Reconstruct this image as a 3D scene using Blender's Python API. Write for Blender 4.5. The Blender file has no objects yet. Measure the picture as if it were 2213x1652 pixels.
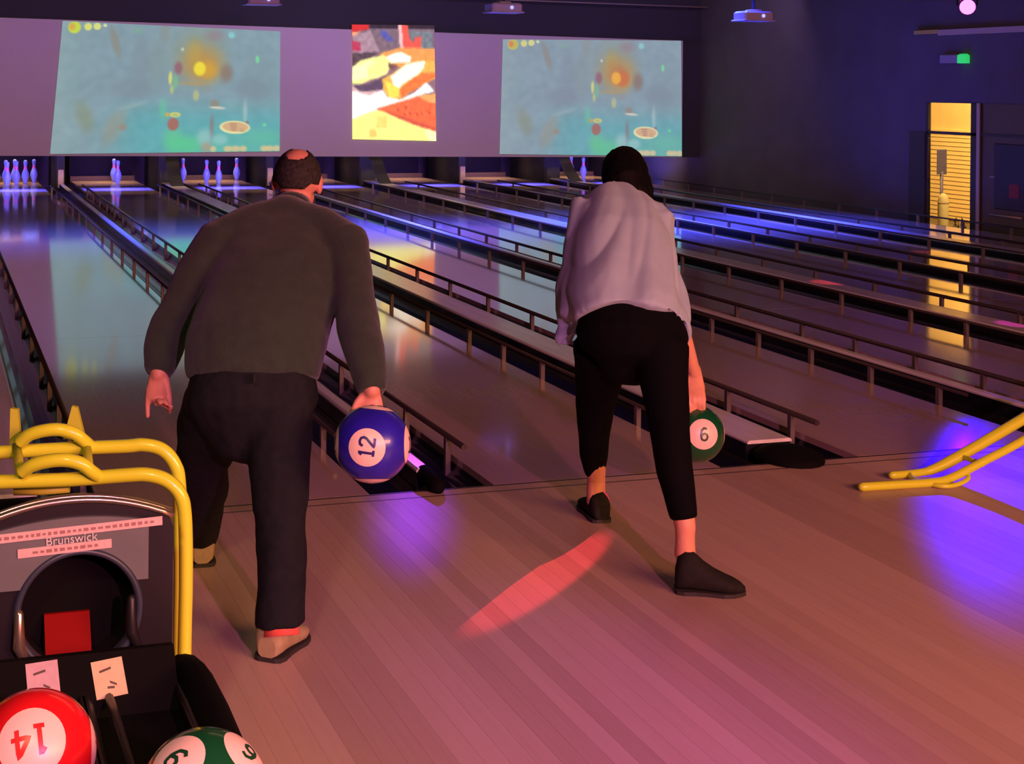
import bpy, math, random
from math import pi, sin, cos, radians
from mathutils import Vector, Matrix, noise

SC = bpy.context.scene
COL = SC.collection
random.seed(7)
V = Vector

# ------------------------------------------------------------------ camera
F, YAW, ROLL, CY, CH, CX, CD, PX = 3193.88, .3080, .0097, 183.04, 1.6563, -1.9753, 5.7279, 864.4
CAM = V((CX, -CD, CH))
RT = V((cos(YAW), -sin(YAW), 0)); FW = V((sin(YAW), cos(YAW), 0)); UP = V((0, 0, 1))
cam_data = bpy.data.cameras.new('camera')
cam_data.sensor_width = 36.0
cam_data.lens = 36.0 * F / 2213
cam_data.shift_x = (1106.5 - PX) / 2213
cam_data.shift_y = -(826 - CY) / 2213
cam_data.clip_end = 200
cam = bpy.data.objects.new('camera', cam_data); COL.objects.link(cam)
_r = RT * cos(ROLL) + UP * sin(ROLL)
_u = UP * cos(ROLL) - RT * sin(ROLL)
cam.matrix_world = Matrix(((_r.x, _u.x, -FW.x, CAM.x), (_r.y, _u.y, -FW.y, CAM.y),
                           (_r.z, _u.z, -FW.z, CAM.z), (0, 0, 0, 1)))
SC.camera = cam


def P(u, v, d):
    """surveyed point: photograph pixel and its distance along the view axis -> metres"""
    a, b = u - PX, v - CY
    a2, b2 = a * cos(ROLL) + b * sin(ROLL), -a * sin(ROLL) + b * cos(ROLL)
    return CAM + (FW + RT * (a2 / F) - UP * (b2 / F)) * d


# ------------------------------------------------------------------ colour management, world, lights
SC.view_settings.view_transform = 'Standard'
SC.view_settings.look = 'None'
SC.view_settings.exposure = 0.0
SC.view_settings.gamma = 1.0
SC.view_settings.use_curve_mapping = False
w = bpy.data.worlds.new('world'); SC.world = w; w.use_nodes = True
w.node_tree.nodes['Background'].inputs[0].default_value = (.25, .16, .35, 1)
w.node_tree.nodes['Background'].inputs[1].default_value = .01


def aim(o, target):
    o.rotation_euler = (V(target) - o.location).to_track_quat('-Z', 'Y').to_euler()


def area(name, loc, target, power, color, sx, sy=None, spread=180):
    l = bpy.data.lights.new(name, 'AREA'); l.energy = power; l.color = color
    l.shape = 'RECTANGLE'; l.size = sx; l.size_y = sy or sx; l.spread = radians(spread)
    o = bpy.data.objects.new(name, l); COL.objects.link(o); o.location = loc; aim(o, target)
    return o


def spot(name, loc, target, power, color, angle, blend=.5, radius=.05):
    l = bpy.data.lights.new(name, 'SPOT'); l.energy = power; l.color = color
    l.spot_size = radians(angle); l.spot_blend = blend; l.shadow_soft_size = radius
    o = bpy.data.objects.new(name, l); COL.objects.link(o); o.location = loc; aim(o, target)
    return o


# warm concourse lighting behind the bowlers
area('concourse_light', (2.6, -8.2, 3.1), (1.2, -2.5, 0), 960, (1, .40, .19), 4.0, 2.0)
area('bollard_fill', (11.3, 9.0, 2.2), (12.5, 13, .2), 150, (1, .66, .26), .6)  # added fill to brighten the bollard outside
spot('rack_downlight', (-2.6, -5.6, 3.1), (-1.66, -2.5, .55), 190, (1, .74, .42), 34, .7, .15)
# pink-violet lamp behind, long shadows up the approach
spot('violet_wash_light', (-.66, -8.5, 2.75), (.2, -1.0, .3), 1260, (1, .25, .64), 75, .6, .08)
# violet beams from the ceiling over the lanes
spot('violet_beam_light', (.5, -5.6, 3.2), (-.22, -2.25, 0), 430, (.40, .02, 1), 21, 1.0, .08)
spot('violet_beam_light', (3.1, 9.67, 3.1), (-.2, -.36, 0), 260, (.3, .04, 1), 2.2, 1.0, .06)
spot('blue_beam_light', (8.2, 7.0, 2.5), (2.36, -.62, 0), 1500, (.02, .0, 1), 5.2, 1.0, .04)
spot('red_beam_light', (9.3, 7.8, 2.3), (.02, -1.13, 0), 34000, (1, .05, .08), .60, .5, .01)
for (x, y, c) in ((5.09, 4.84, (1, .05, .08)), (6.95, 7.7, (1, .05, .12)), (7.72, 7.0, (1, .1, .15)), (5.12, 2.65, (1, .02, .6))):
    spot('disco_beam_light', (x + .4, y - 2.2, 3.1), (x, y, 0), 500, c, 4.5, .5, .02)
# blue wash above the middle of the lanes
for k, x in enumerate((-2.5, -.8, .8, 2.55, 3.3, 5.9, 7.0, 8.2)):
    e = 60 if k < 4 else 210
    area('blue_wash_light', (x, 10.6, 3.1), (x, 10.3, 0), e, (.035, .055, 1), .5, 2.0, 62)
# black-light tubes over the pin decks
for k, x in enumerate((-2.561, -.7985, .7985, 2.5575, 4.157, 5.917, 7.517, 9.276)):
    area('black_light_tube', (x, 17.28, .66), (x, 17.28, 0), 95, (.05, .06, 1), .85, .05, 72)
    area('black_light_tube', (x, 17.0, .72), (x, 18.7, .22), 5.5, (.30, .14, 1), .8, .05, 50)
    area('pit_light', (x, 19.1, .98), (x, 18.9, 0), 6, (1, .62, .30), .9, .2, 70)
    area('machine_light', (x, 16.05, 1.0), (x, 16.7, .68), 12, (1, .70, .42), .8, .05, 120)
# added violet fill standing in for ambient light on the projection wall
for x, e in ((-1.1, 16), (3.85, 28), (8.6, 15)):
    area('screen_fill', (x, 12.9, 3.15), (x, 15.8, 1.4), e, (.76, .45, .92), 2.0, .3)
# added fill, no fixture there: lifts the dark side wall
area('side_wall_fill', (3.5, 7.0, 3.2), (10.06, 12.5, 1.0), 22, (.80, .62, .74), .8)
area('lane_head_fill', (1.8, 1.8, 3.3), (1.8, 2.2, 0), 15, (1, .46, .30), 4, 1.0)  # added warm fill to lift the near ends of the lanes
area('room_fill', (3.5, 12.5, 3.3), (5.5, 16, 0), 30, (.62, .5, .8), 5, 3)  # added dim fill for general ambience on walls and masking
# street lamp outside the entrance
area('street_lamp_light', (12.2, 13.0, 3.4), (14.4, 15.5, .4), 460, (1, .60, .20), 1.0)


# ------------------------------------------------------------------ materials
MATS = {}


def mat(name, base, rough=.5, metal=0., spec=.5, coat=0., var=0., vscale=8., stretch=(1, 1, 1), bump=0., bscale=60., emit=None, estr=1., sheen=0.):
    m = bpy.data.materials.new(name); m.use_nodes = True; MATS[name] = m
    nt = m.node_tree; b = nt.nodes['Principled BSDF']
    b.inputs['Base Color'].default_value = (*base, 1)
    b.inputs['Roughness'].default_value = rough
    b.inputs['Metallic'].default_value = metal
    b.inputs['Specular IOR Level'].default_value = spec
    b.inputs['Coat Weight'].default_value = coat
    b.inputs['Coat Roughness'].default_value = .04
    if sheen: b.inputs['Sheen Weight'].default_value = sheen
    tc = nt.nodes.new('ShaderNodeTexCoord')
    if var:
        mp = nt.nodes.new('ShaderNodeMapping'); mp.inputs['Scale'].default_value = stretch
        nz = nt.nodes.new('ShaderNodeTexNoise'); nz.inputs['Scale'].default_value = vscale; nz.inputs['Detail'].default_value = 4
        mr = nt.nodes.new('ShaderNodeMapRange')
        mr.inputs['From Min'].default_value = .3; mr.inputs['From Max'].default_value = .7
        mr.inputs['To Min'].default_value = 1 - var; mr.inputs['To Max'].default_value = 1 + var
        mx = nt.nodes.new('ShaderNodeVectorMath'); mx.operation = 'SCALE'; mx.inputs[0].default_value = base
        nt.links.new(tc.outputs['Object'], mp.inputs[0]); nt.links.new(mp.outputs[0], nz.inputs['Vector'])
        nt.links.new(nz.outputs['Fac'], mr.inputs['Value']); nt.links.new(mr.outputs[0], mx.inputs['Scale'])
        nt.links.new(mx.outputs[0], b.inputs['Base Color'])
    if bump:
        n2 = nt.nodes.new('ShaderNodeTexNoise'); n2.inputs['Scale'].default_value = bscale; n2.inputs['Detail'].default_value = 5
        bp = nt.nodes.new('ShaderNodeBump'); bp.inputs['Strength'].default_value = bump; bp.inputs['Distance'].default_value = .004
        nt.links.new(tc.outputs['Object'], n2.inputs['Vector']); nt.links.new(n2.outputs['Fac'], bp.inputs['Height'])
        nt.links.new(bp.outputs[0], b.inputs['Normal'])
    if emit:
        b.inputs['Emission Color'].default_value = (*emit, 1); b.inputs['Emission Strength'].default_value = estr
    return m


def plank_mat():
    m = mat('approach_board_wood', (.46, .30, .22), .42, spec=.42, coat=.16)
    nt = m.node_tree; b = nt.nodes['Principled BSDF']
    b.inputs['Coat Roughness'].default_value = .26
    oi = nt.nodes.new('ShaderNodeObjectInfo'); tc = nt.nodes.new('ShaderNodeTexCoord')
    add = nt.nodes.new('ShaderNodeVectorMath'); add.operation = 'ADD'
    sc = nt.nodes.new('ShaderNodeVectorMath'); sc.operation = 'SCALE'; sc.inputs[0].default_value = (37, 91, 13)
    nt.links.new(oi.outputs['Random'], sc.inputs['Scale'])
    nt.links.new(tc.outputs['Object'], add.inputs[0]); nt.links.new(sc.outputs[0], add.inputs[1])
    mp = nt.nodes.new('ShaderNodeMapping'); mp.inputs['Scale'].default_value = (40, 1.6, 4)
    nz = nt.nodes.new('ShaderNodeTexNoise'); nz.inputs['Scale'].default_value = 1.5; nz.inputs['Detail'].default_value = 5
    nt.links.new(add.outputs[0], mp.inputs[0]); nt.links.new(mp.outputs[0], nz.inputs['Vector'])
    cr = nt.nodes.new('ShaderNodeValToRGB')
    cr.color_ramp.elements[0].color = (.335, .21, .15, 1); cr.color_ramp.elements[1].color = (.57, .39, .295, 1)
    mix = nt.nodes.new('ShaderNodeMath'); mix.operation = 'MULTIPLY_ADD'; mix.inputs[1].default_value = .35
    nt.links.new(nz.outputs['Fac'], mix.inputs[0])
    hue = nt.nodes.new('ShaderNodeMath'); hue.operation = 'MULTIPLY'; hue.inputs[1].default_value = .66
    sep = nt.nodes.new('ShaderNodeSeparateColor')
    nt.links.new(oi.outputs['Color'], sep.inputs[0]); nt.links.new(sep.outputs[0], hue.inputs[0]); nt.links.new(hue.outputs[0], mix.inputs[2])
    nt.links.new(mix.outputs[0], cr.inputs['Fac']); nt.links.new(cr.outputs[0], b.inputs['Base Color'])
    return m


M_PLANK = plank_mat()
M_SUB = mat('approach_underlay', (.04, .03, .025), .8)
M_LANE = mat('lacquered_lane_maple', (.60, .40, .29), .13, spec=.75, coat=1.0, var=.06, vscale=3, stretch=(26, .35, 1))
M_LANE.node_tree.nodes['Principled BSDF'].inputs['Coat Roughness'].default_value = .07
M_FOUL = mat('foul_line_ink', (.05, .03, .03), .4)
M_GUT = mat('black_gutter_plastic', (.012, .011, .016), .20, spec=.6)
M_CAP = mat('pale_capping_plastic', (.76, .68, .64), .18, spec=.6, var=.12, vscale=3, stretch=(6, .6, 1))
M_RAIL = mat('dark_rail_metal', (.045, .03, .028), .38, metal=.35)
M_POST = mat('bracket_grey_metal', (.16, .13, .115), .5, metal=.3)
M_RUB = mat('black_rubber', (.004, .0035, .003), .8, spec=.08)
M_WALL = mat('charcoal_wall_paint', (.098, .088, .082), .85, var=.1, vscale=2, bump=.2)
M_CEIL = mat('black_ceiling_paint', (.016, .014, .018), .9)
M_MASK = mat('masking_board_black', (.034, .040, .046), .85)
M_BAND = mat('matt_projection_paint', (.62, .58, .62), .85, var=.03, vscale=1)
M_KICK = mat('kickback_dark_board', (.03, .03, .028), .6, var=.25, vscale=4, stretch=(1, 1, .3))
M_KSTRIP = mat('kickback_pink_plastic', (.55, .40, .40), .45)
M_CURT = mat('navy_pit_curtain', (.011, .009, .018), .9, var=.2, vscale=20, stretch=(6, 1, .4))
M_CUSH = mat('khaki_pit_cushion', (.15, .105, .04), .8, var=.25, vscale=30, stretch=(8, 1, .2))
M_DECK = mat('pin_deck_maple', (.48, .34, .22), .22, spec=.6, coat=.5, var=.12, vscale=4, stretch=(10, 1, 1))
M_PIN = mat('pin_plastic_blacklit', (.22, .33, .95), .28, spec=.5)  # white pins; the black-light blue is put into the base colour
M_NECK = mat('pin_neck_stripe', (1.0, .14, .50), .3)
M_TAN = mat('machine_tan_enamel', (.62, .44, .26), .5)
M_MBLUE = mat('machine_blue_enamel', (.10, .14, .85), .5)
M_YEL = mat('yellow_powder_coat', (.66, .76, .03), .28, spec=.5, coat=.4)
M_YELD = mat('yellow_plastic', (.48, .52, .03), .5)
M_HOOD = mat('hood_black_plastic', (.010, .008, .008), .42, spec=.35)
M_GREY = mat('hood_grey_panel', (.115, .125, .115), .45, var=.08, vscale=12)
M_NAVY = mat('hood_navy_ring', (.03, .04, .055), .4)
M_CHROME = mat('brushed_trim_metal', (.62, .52, .36), .22, metal=.9)
M_LABEL = mat('pink_label_tape', (.62, .42, .36), .5, var=.1, vscale=120, stretch=(1, .5, .5))
M_INK = mat('label_ink', (.30, .15, .12), .6)
M_LETTER = mat('raised_letter_metal', (.60, .55, .48), .45)
M_PAPER = mat('cream_paper', (.62, .50, .28), .8, var=.06, vscale=60)
M_PAPER2 = mat('pinkish_paper', (.52, .36, .36), .8, var=.06, vscale=60)
M_PENCIL = mat('paper_ink', (.10, .07, .05), .8)
M_REDB = mat('red_ball_resin', (.75, .012, .016), .22, spec=.5, coat=.5)
M_GRNB = mat('green_ball_resin', (.006, .075, .022), .25, spec=.5, coat=.5)
M_BLUB = mat('blue_ball_resin', (.022, .012, .36), .3, spec=.5, coat=.3, var=.12, vscale=14)
M_DISC = mat('ball_number_disc', (.88, .62, .50), .35)
M_DISCR = mat('ball_number_red', (.62, .02, .02), .35)
M_DISCB = mat('ball_number_blue', (.03, .02, .16), .35)
M_DISCG = mat('ball_number_green', (.01, .06, .02), .35)
M_REDF = mat('red_flap_rubber', (.20, .003, .002), .7, spec=.1)
M_PROJ = mat('projector_shell', (.42, .36, .48), .5)
M_LENS = mat('projector_lens_glow', (.1, .1, .3), .2, emit=(.3, .3, 1), estr=2.)
M_VIOLET = mat('violet_lamp_glow', (.5, .1, .6), .4, emit=(1, .10, 1), estr=5)
M_GREEN = mat('exit_lamp_green', (.05, .5, .1), .4, emit=(.02, .75, .18), estr=.7)
M_WHITEBOX = mat('exit_box_plastic', (.30, .27, .32), .5)
M_TRAY = mat('cable_tray_metal', (.50, .40, .34), .5, metal=.3)
M_FRAME = mat('entrance_frame_brown', (.030, .018, .016), .5)
M_DOOR = mat('entrance_door_brown', (.09, .06, .025), .45, var=.1)
M_SIDE = mat('cream_siding', (.72, .52, .24), .7, var=.04, vscale=3)
M_SIGN = mat('grey_sign_face', (.06, .055, .14), .6)
M_BOLL = mat('cream_bollard_paint', (.80, .66, .36), .5)
M_GROUND = mat('outside_paving', (.16, .12, .08), .8, var=.2, vscale=10)
M_SHRUB = mat('dark_shrub_leaf', (.06, .05, .02), .8, var=.3, vscale=20)  # dark leaf colour, tone varied by noise
M_SKIN = mat('warm_skin', (.64, .26, .17), .5, var=.08, vscale=24, spec=.4)
M_SKINW = mat('tanned_skin', (.66, .30, .17), .5, var=.06, vscale=24, spec=.4)
M_SWEAT = mat('brown_wool_knit', (.028, .039, .029), .9, spec=.15, var=.12, vscale=22, bump=.5, bscale=180, sheen=.2)
M_JEAN = mat('dark_denim', (.010, .011, .013), .85, spec=.15, var=.2, vscale=30, bump=.3, bscale=200)
M_TANSH = mat('tan_suede', (.34, .26, .13), .8, var=.1, vscale=40)
M_SOCK = mat('red_sock', (.75, .10, .07), .8)
M_HAIR = mat('short_dark_hair', (.026, .022, .018), .75, spec=.2, var=.5, vscale=90, bump=.9, bscale=150)
M_HAIRW = mat('black_hair', (.0025, .002, .002), .75, spec=.1, var=.4, vscale=30, stretch=(6, 6, 1), bump=.3, bscale=90)
M_BLOUSE = mat('grey_pink_blouse', (.32, .42, .46), .85, spec=.2, var=.05, vscale=12, bump=.2, bscale=220, sheen=.2)
M_LEG = mat('black_leggings', (.0022, .0022, .0025), .85, spec=.08, var=.2, vscale=20)
M_SHOEW = mat('black_suede_shoe', (.014, .013, .010), .8, spec=.15, var=.2, vscale=50)
M_SOLE = mat('dark_sole', (.02, .016, .012), .7)
M_EYE = mat('eye_white', (.7, .68, .65), .2)


def glass_mat():
    m = bpy.data.materials.new('clear_entrance_glass'); m.use_nodes = True
    nt = m.node_tree; b = nt.nodes['Principled BSDF']
    b.inputs['Base Color'].default_value = (.9, .92, .9, 1); b.inputs['Roughness'].default_value = .02
    b.inputs['Transmission Weight'].default_value = 1; b.inputs['IOR'].default_value = 1.02
    return m


M_GLASS = glass_mat()


# ------------------------------------------------------------------ mesh builder
def frame_from(t, ref):
    t = t.normalized()
    a = ref - t * ref.dot(t)
    if a.length < 1e-5: a = V((1, 0, 0)) - t * t.x
    a.normalize()
    return a, t.cross(a)


class MB:
    def __init__(s): s.v, s.f, s.m, s.sm = [], [], [], []

    def face(s, idx, mi=0, smooth=False): s.f.append(idx); s.m.append(mi); s.sm.append(smooth)

    def box(s, x0, x1, y0, y1, z0, z1, mi=0):
        n = len(s.v)
        s.v += [V((x, y, z)) for z in (z0, z1) for y in (y0, y1) for x in (x0, x1)]
        for q in ((0, 2, 3, 1), (4, 5, 7, 6), (0, 1, 5, 4), (1, 3, 7, 5), (3, 2, 6, 7), (2, 0, 4, 6)): s.face([n + i for i in q], mi)
        return s

    def bev(s, x0, x1, y0, y1, z0, z1, b, mi=0):
        """box with chamfered upper edges and uprights"""
        n = len(s.v)

        def ring(i, z):
            pts = [(x0 + i + b, y0 + i), (x1 - i - b, y0 + i), (x1 - i, y0 + i + b), (x1 - i, y1 - i - b), (x1 - i - b, y1 - i), (x0 + i + b, y1 - i), (x0 + i, y1 - i - b), (x0 + i, y0 + i + b)]
            s.v.extend(V((p[0], p[1], z)) for p in pts)
        ring(0, z0); ring(0, z1 - b); ring(b, z1)
        s.face([n + i for i in range(7, -1, -1)], mi)
        for k in (0, 8):
            for i in range(8): s.face([n + k + i, n + k + (i + 1) % 8, n + k + 8 + (i + 1) % 8, n + k + 8 + i], mi)
        s.face([n + 16 + i for i in range(8)], mi)
        return s

    def rings(s, rings, mi=0, closed=True, cap=True, smooth=True):
        n = len(s.v); k = len(rings[0])
        for r in rings: s.v.extend(r)
        for i in range(len(rings) - 1):
            for j in range(k if closed else k - 1):
                a, b = n + i * k + j, n + i * k + (j + 1) % k
                s.face([a, b, b + k, a + k], mi, smooth)
        if cap and closed:
            s.face([n + j for j in range(k - 1, -1, -1)], mi); s.face([n + (len(rings) - 1) * k + j for j in range(k)], mi)
        return s

    def tube(s, pts, r, mi=0, k=10, ref=V((.13, .21, .97)), r2=None, round_ends=False):
        """swept round or elliptical tube; r may be a list of radii or (ra, rb) pairs"""
        pts = [V(p) for p in pts]; L = len(pts)
        rr = [r] * L if not isinstance(r, (list, tuple)) else list(r) + [r[-1]] * max(0, L - len(r))
        rr = [(q, q) if not isinstance(q, (list, tuple)) else q for q in rr]
        out = []
        for i, p in enumerate(pts):
            t = (pts[min(i + 1, L - 1)] - pts[max(i - 1, 0)])
            a, b = frame_from(t, ref); tn = t.normalized()
            ra, rb = rr[i]
            ring = lambda o, f: [p + tn * o + a * (ra * f * cos(2 * pi * j / k)) + b * (rb * f * sin(2 * pi * j / k)) for j in range(k)]
            e = min(ra, rb)
            if round_ends and i == 0: out += [ring(-e * .95, .3), ring(-e * .7, .7)]
            out.append(ring(0, 1))
            if round_ends and i == L - 1: out += [ring(e * .7, .7), ring(e * .95, .3)]
        return s.rings(out, mi)

    def ellipsoid(s, c, ax, rad, mi=0, k=18, n=12):
        c = V(c); out = []
        for i in range(n + 1):
            th = pi * (.001 + .998 * i / n)
            out.append([c + ax[0] * (rad[0] * sin(th) * cos(2 * pi * j / k)) + ax[1] * (rad[1] * sin(th) * sin(2 * pi * j / k)) - ax[2] * (rad[2] * cos(th)) for j in range(k)])
        return s.rings(out, mi)

    def lathe(s, prof, c=(0, 0, 0), k=16, mi=0, mi_of=None):
        c = V(c); n = len(s.v)
        for r, z in prof: s.v.extend(c + V((r * cos(2 * pi * j / k), r * sin(2 * pi * j / k), z)) for j in range(k))
        for i in range(len(prof) - 1):
            for j in range(k):
                a, b = n + i * k + j, n + i * k + (j + 1) % k
                s.face([a, b, b + k, a + k], mi_of(i) if mi_of else mi, True)
        s.face([n + j for j in range(k - 1, -1, -1)], mi); s.face([n + (len(prof) - 1) * k + j for j in range(k)], mi)
        return s

    def prism(s, poly, axis, a0, a1, mi=0):
        """extrude a 2-D outline along 'x','y' or 'z' from a0 to a1"""
        def p3(p, a): return V((a, p[0], p[1])) if axis == 'x' else V((p[0], a, p[1])) if axis == 'y' else V((p[0], p[1], a))
        n = len(s.v); k = len(poly)
        s.v += [p3(p, a0) for p in poly] + [p3(p, a1) for p in poly]
        s.face([n + i for i in range(k)], mi); s.face([n + k + i for i in range(k - 1, -1, -1)], mi)
        for i in range(k): s.face([n + i, n + (i + 1) % k, n + k + (i + 1) % k, n + k + i], mi)
        return s

    def quad(s, a, b, c, d, mi=0):
        n = len(s.v); s.v += [V(a), V(b), V(c), V(d)]; s.face([n, n + 1, n + 2, n + 3], mi); return s

    def mesh(s, name, mats, recalc=True):
        import bmesh
        me = bpy.data.meshes.new(name)
        me.from_pydata([tuple(p) for p in s.v], [], s.f)
        for m in (mats if isinstance(mats, (list, tuple)) else [mats]): me.materials.append(m)
        me.polygons.foreach_set('material_index', s.m); me.polygons.foreach_set('use_smooth', s.sm)
        if recalc:
            bm = bmesh.new(); bm.from_mesh(me); bmesh.ops.recalc_face_normals(bm, faces=bm.faces); bm.to_mesh(me); bm.free()
        me.update(); return me


def link(name, me, parent=None, loc=None):
    o = bpy.data.objects.new(name, me); COL.objects.link(o)
    if parent: o.parent = parent
    if loc is not None: o.location = loc
    return o


def obj(name, mb, mats, parent=None, off=None):
    """off: world position of the parent thing, so that world-built shapes land in its local space"""
    if off is not None: mb.v = [p - V(off) for p in mb.v]
    return link(name, mb.mesh(name, mats), parent)


def tag(o, label=None, cat=None, group=None, kind=None):
    if label: o['label'] = label
    if cat: o['category'] = cat
    if group: o['group'] = group
    if kind: o['kind'] = kind
    return o


def thing(name, loc, label, cat, group=None):
    o = link(name, None, None, loc); o.empty_display_size = .1
    return tag(o, label, cat, group)


def struct(name, mb, mats, parent=None):
    o = obj(name, mb, mats, parent)
    if not parent: o['kind'] = 'structure'
    return o


def copy_tree(o, parent=None):
    c = o.copy(); COL.objects.link(c)
    if parent: c.parent = parent
    for ch in list(o.children): copy_tree(ch, c)
    return c


# ------------------------------------------------------------------ lane layout (metres; foul line at y = 0)
LW = 1.06
LANES = [-2.561, -.7985, .7985, 2.5575, 4.1575, 5.917, 7.517, 9.276]
GAPS = [(-1.678, .699), (0, .537), (1.678, .699), (3.3575, .537), (5.037, .699), (6.717, .537), (8.3965, .699)]
DECK0, DECK1 = 17.95, 19.35

# ------------------------------------------------------------------ structure: floor, planks, walls, ceiling
fl = struct('floor', MB().box(-5.2, 10.2, -11, .0, -.2, -.012), M_SUB)
pw = .0606
plank_me = MB().bev(-pw / 2 + .0001, pw / 2 - .0001, -6.9, -.03, -.012, 0, .0003).mesh('approach_plank', M_PLANK)
tone = .5
for i in range(150):
    o = link('plank', plank_me, fl, (-3.0 + i * pw, 0, 0))
    if random.random() < .55: tone = random.choice((.08, .25, .45, .62, .8, .95))
    t = min(1, max(0, tone + random.uniform(-.08, .08)))
    o.color = (t, t, t, 1)
struct('foul_line', MB().box(-3.0, 10.0, -.028, -.012, -.012, .0004).box(-3.0, 10.0, -.110, -.100, -.006, .0004), M_FOUL, fl)
for k in range(60):                                                  # small dots and arrows printed beside the foul line
    pass
struct('lane_pit_floor', MB().box(-5.2, 10.06, 0, 20.6, -.30, -.19), M_MASK)
struct('side_aisle_floor', MB().box(10.125, 30, -11, 34, -.72, -.6), M_GROUND)
struct('ceiling', MB().box(-7, 10.12, -11.2, 21, 3.35, 3.5), M_CEIL)
struct('wall_back', MB().box(-7, 10.12, -11.2, -11, -.7, 3.4), M_WALL)
struct('wall_left', MB().box(-7.2, -7, -11.2, 21, -.7, 3.4), M_WALL)
struct('wall_far', MB().box(-7, 10.12, 20.6, 20.8, -.7, 3.4), M_WALL)
# side wall with the entrance opening (y 8.0 .. 10.8)
wr = MB()
wr.box(10.06, 10.12, 10.10, 21, -.7, 3.4); wr.box(10.06, 10.12, -11.2, 6.4, -.7, 3.4); wr.box(10.06, 10.12, 6.4, 10.10, 1.505, 3.4)
struct('wall_right', wr, M_WALL)
struct('trim_1', MB().box(10.045, 10.08, 10.10, 10.41, -.7, 1.113), M_FRAME)
# projection wall above the pins
MY = 15.80
mk = MB().box(-6.9, 10.06, MY + .06, MY + .12, .70, 3.35).box(9.70, 10.06, MY + .05, MY + .12, .515, .70)
struct('wall_mask', mk, M_MASK)
band = MB()
zb = lambda x: .599 - (x + 1.025) * .00746
zt = lambda x: 2.546 - (x + 1.04) * .01212
xs = [-6.8 + i * (9.70 + 6.8) / 20 for i in range(21)]
for i in range(20):
    a, b = xs[i], xs[i + 1]
    band.prism([(a, zb(a)), (b, zb(b)), (b, zt(b)), (a, zt(a))], 'y', MY, MY + .04)
struct('wall_projection', band, M_BAND)

# ------------------------------------------------------------------ entrance window, door
wf = MB()
for (y0, y1) in ((10.06, 10.10), (9.075, 9.257), (7.35, 7.42)):
    wf.box(10.062, 10.105, y0, y1, -.6, 1.505)
wf.box(10.062, 10.105, 7.35, 10.10, 1.105, 1.138); wf.box(10.062, 10.105, 7.35, 10.10, 1.495, 1.51); wf.box(10.062, 10.105, 9.2, 10.10, -.6, -.50)
win = struct('window_1', wf, M_FRAME)
obj('glass_pane', MB().box(10.085, 10.091, 9.257, 10.06, -.5, 1.105), M_GLASS, win)
obj('glass_pane', MB().box(10.085, 10.091, 9.257, 10.06, 1.138, 1.495), M_GLASS, win)
obj('mullion_trim', MB().box(10.05, 10.065, 9.09, 9.14, -.6, 1.5), M_TRAY, win)
dr = struct('door_1', MB().box(10.08, 10.11, 7.42, 9.075, -.58, 1.495), M_DOOR)
for y0 in (7.5, 8.28):
    obj('door_panel', MB().bev(0, .52, 0, .78, 0, .012, .01), M_FRAME, dr).matrix_world = Matrix(((0, 0, -1, 10.08), (1, 0, 0, y0 + .05), (0, 1, 0, .25), (0, 0, 0, 1)))
    obj('push_bar', MB().tube([(10.05, y0 + .08, .18), (10.05, y0 + .62, .18)], .012), M_TRAY, dr)
    obj('kick_plate', MB().box(10.072, 10.081, y0 + .06, y0 + .62, -.52, -.34), M_FRAME, dr)
    obj('glazing_bar', MB().box(10.069, 10.081, y0 + .04, y0 + .64, .62, .632), M_TRAY, dr)
tag(obj('entrance_notice', MB().box(10.055, 10.061, 8.42, 8.58, .40, .56), mat('faded_red_notice', (.25, .03, .02), .6)), 'small dull red notice on the dark entrance door', 'notice')
for o in (bpy.data.objects['entrance_notice'],):
    o.location = (0.006, 0, 0)

# outside: clapboard wall, bollard, sign, shrub, seen through the glass
sd = struct('wall_outside', MB().box(14.62, 14.8, 9, 24, -.6, 4.2), M_SIDE)
obj('board_backing', MB().box(14.612, 14.62, 12, 20, -.55, .93), M_GROUND, sd)
board = MB().prism([(14.592, 0), (14.611, 0), (14.611, .0675), (14.604, .0675)], 'y', 12, 20).mesh('siding_board', M_SIDE)
for k in range(20): link('siding_board', board, sd, (0, 0, -.55 + k * .0735))
struct('trim_3', MB().box(14.56, 14.62, 12, 20, .93, .98), M_SIDE)
t = thing('bollard', P(2038, 486, 21.0), 'cream domed bollard standing outside the entrance window', 'bollard')
obj('bollard_post', MB().lathe([(.075, -.3), (.075, .33), (.068, .38), (.05, .42), (.02, .445), (.002, .45)], k=16), M_BOLL, t)
obj('bollard_collar', MB().lathe([(.079, .30), (.079, .33)], k=16), M_TAN, t)
t = thing('street_sign', P(2034, 486, 23.5), 'grey rectangular street sign on a post outside the entrance window', 'sign')
obj('sign_post', MB().tube([(0, 0, -.4), (0, 0, .85)], .026), M_SIGN, t)
obj('sign_board', MB().bev(-.085, .085, -.02, .02, .80, 1.20, .008), M_SIGN, t)
t = thing('planter_shrub', P(2075, 490, 22.5), 'low dark shrub below the cream siding outside', 'shrub')
sh = MB()
for k in range(90):
    a = random.uniform(0, 2 * pi); r = random.uniform(.02, .16); z = random.uniform(-.3, .16 - r * .8)
    c = V((r * cos(a), r * sin(a), z)); d = V((random.gauss(0, 1), random.gauss(0, 1), random.gauss(0, .6))).normalized() * .05
    e = d.cross(V((0, 0, 1))).normalized() * .02
    sh.quad(c - d, c + e, c + d, c - e)
obj('foliage', sh, M_SHRUB, t)
obj('stem', MB().tube([(0, 0, -.5), (0, 0, .1)], .02), M_DOOR, t)

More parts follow.
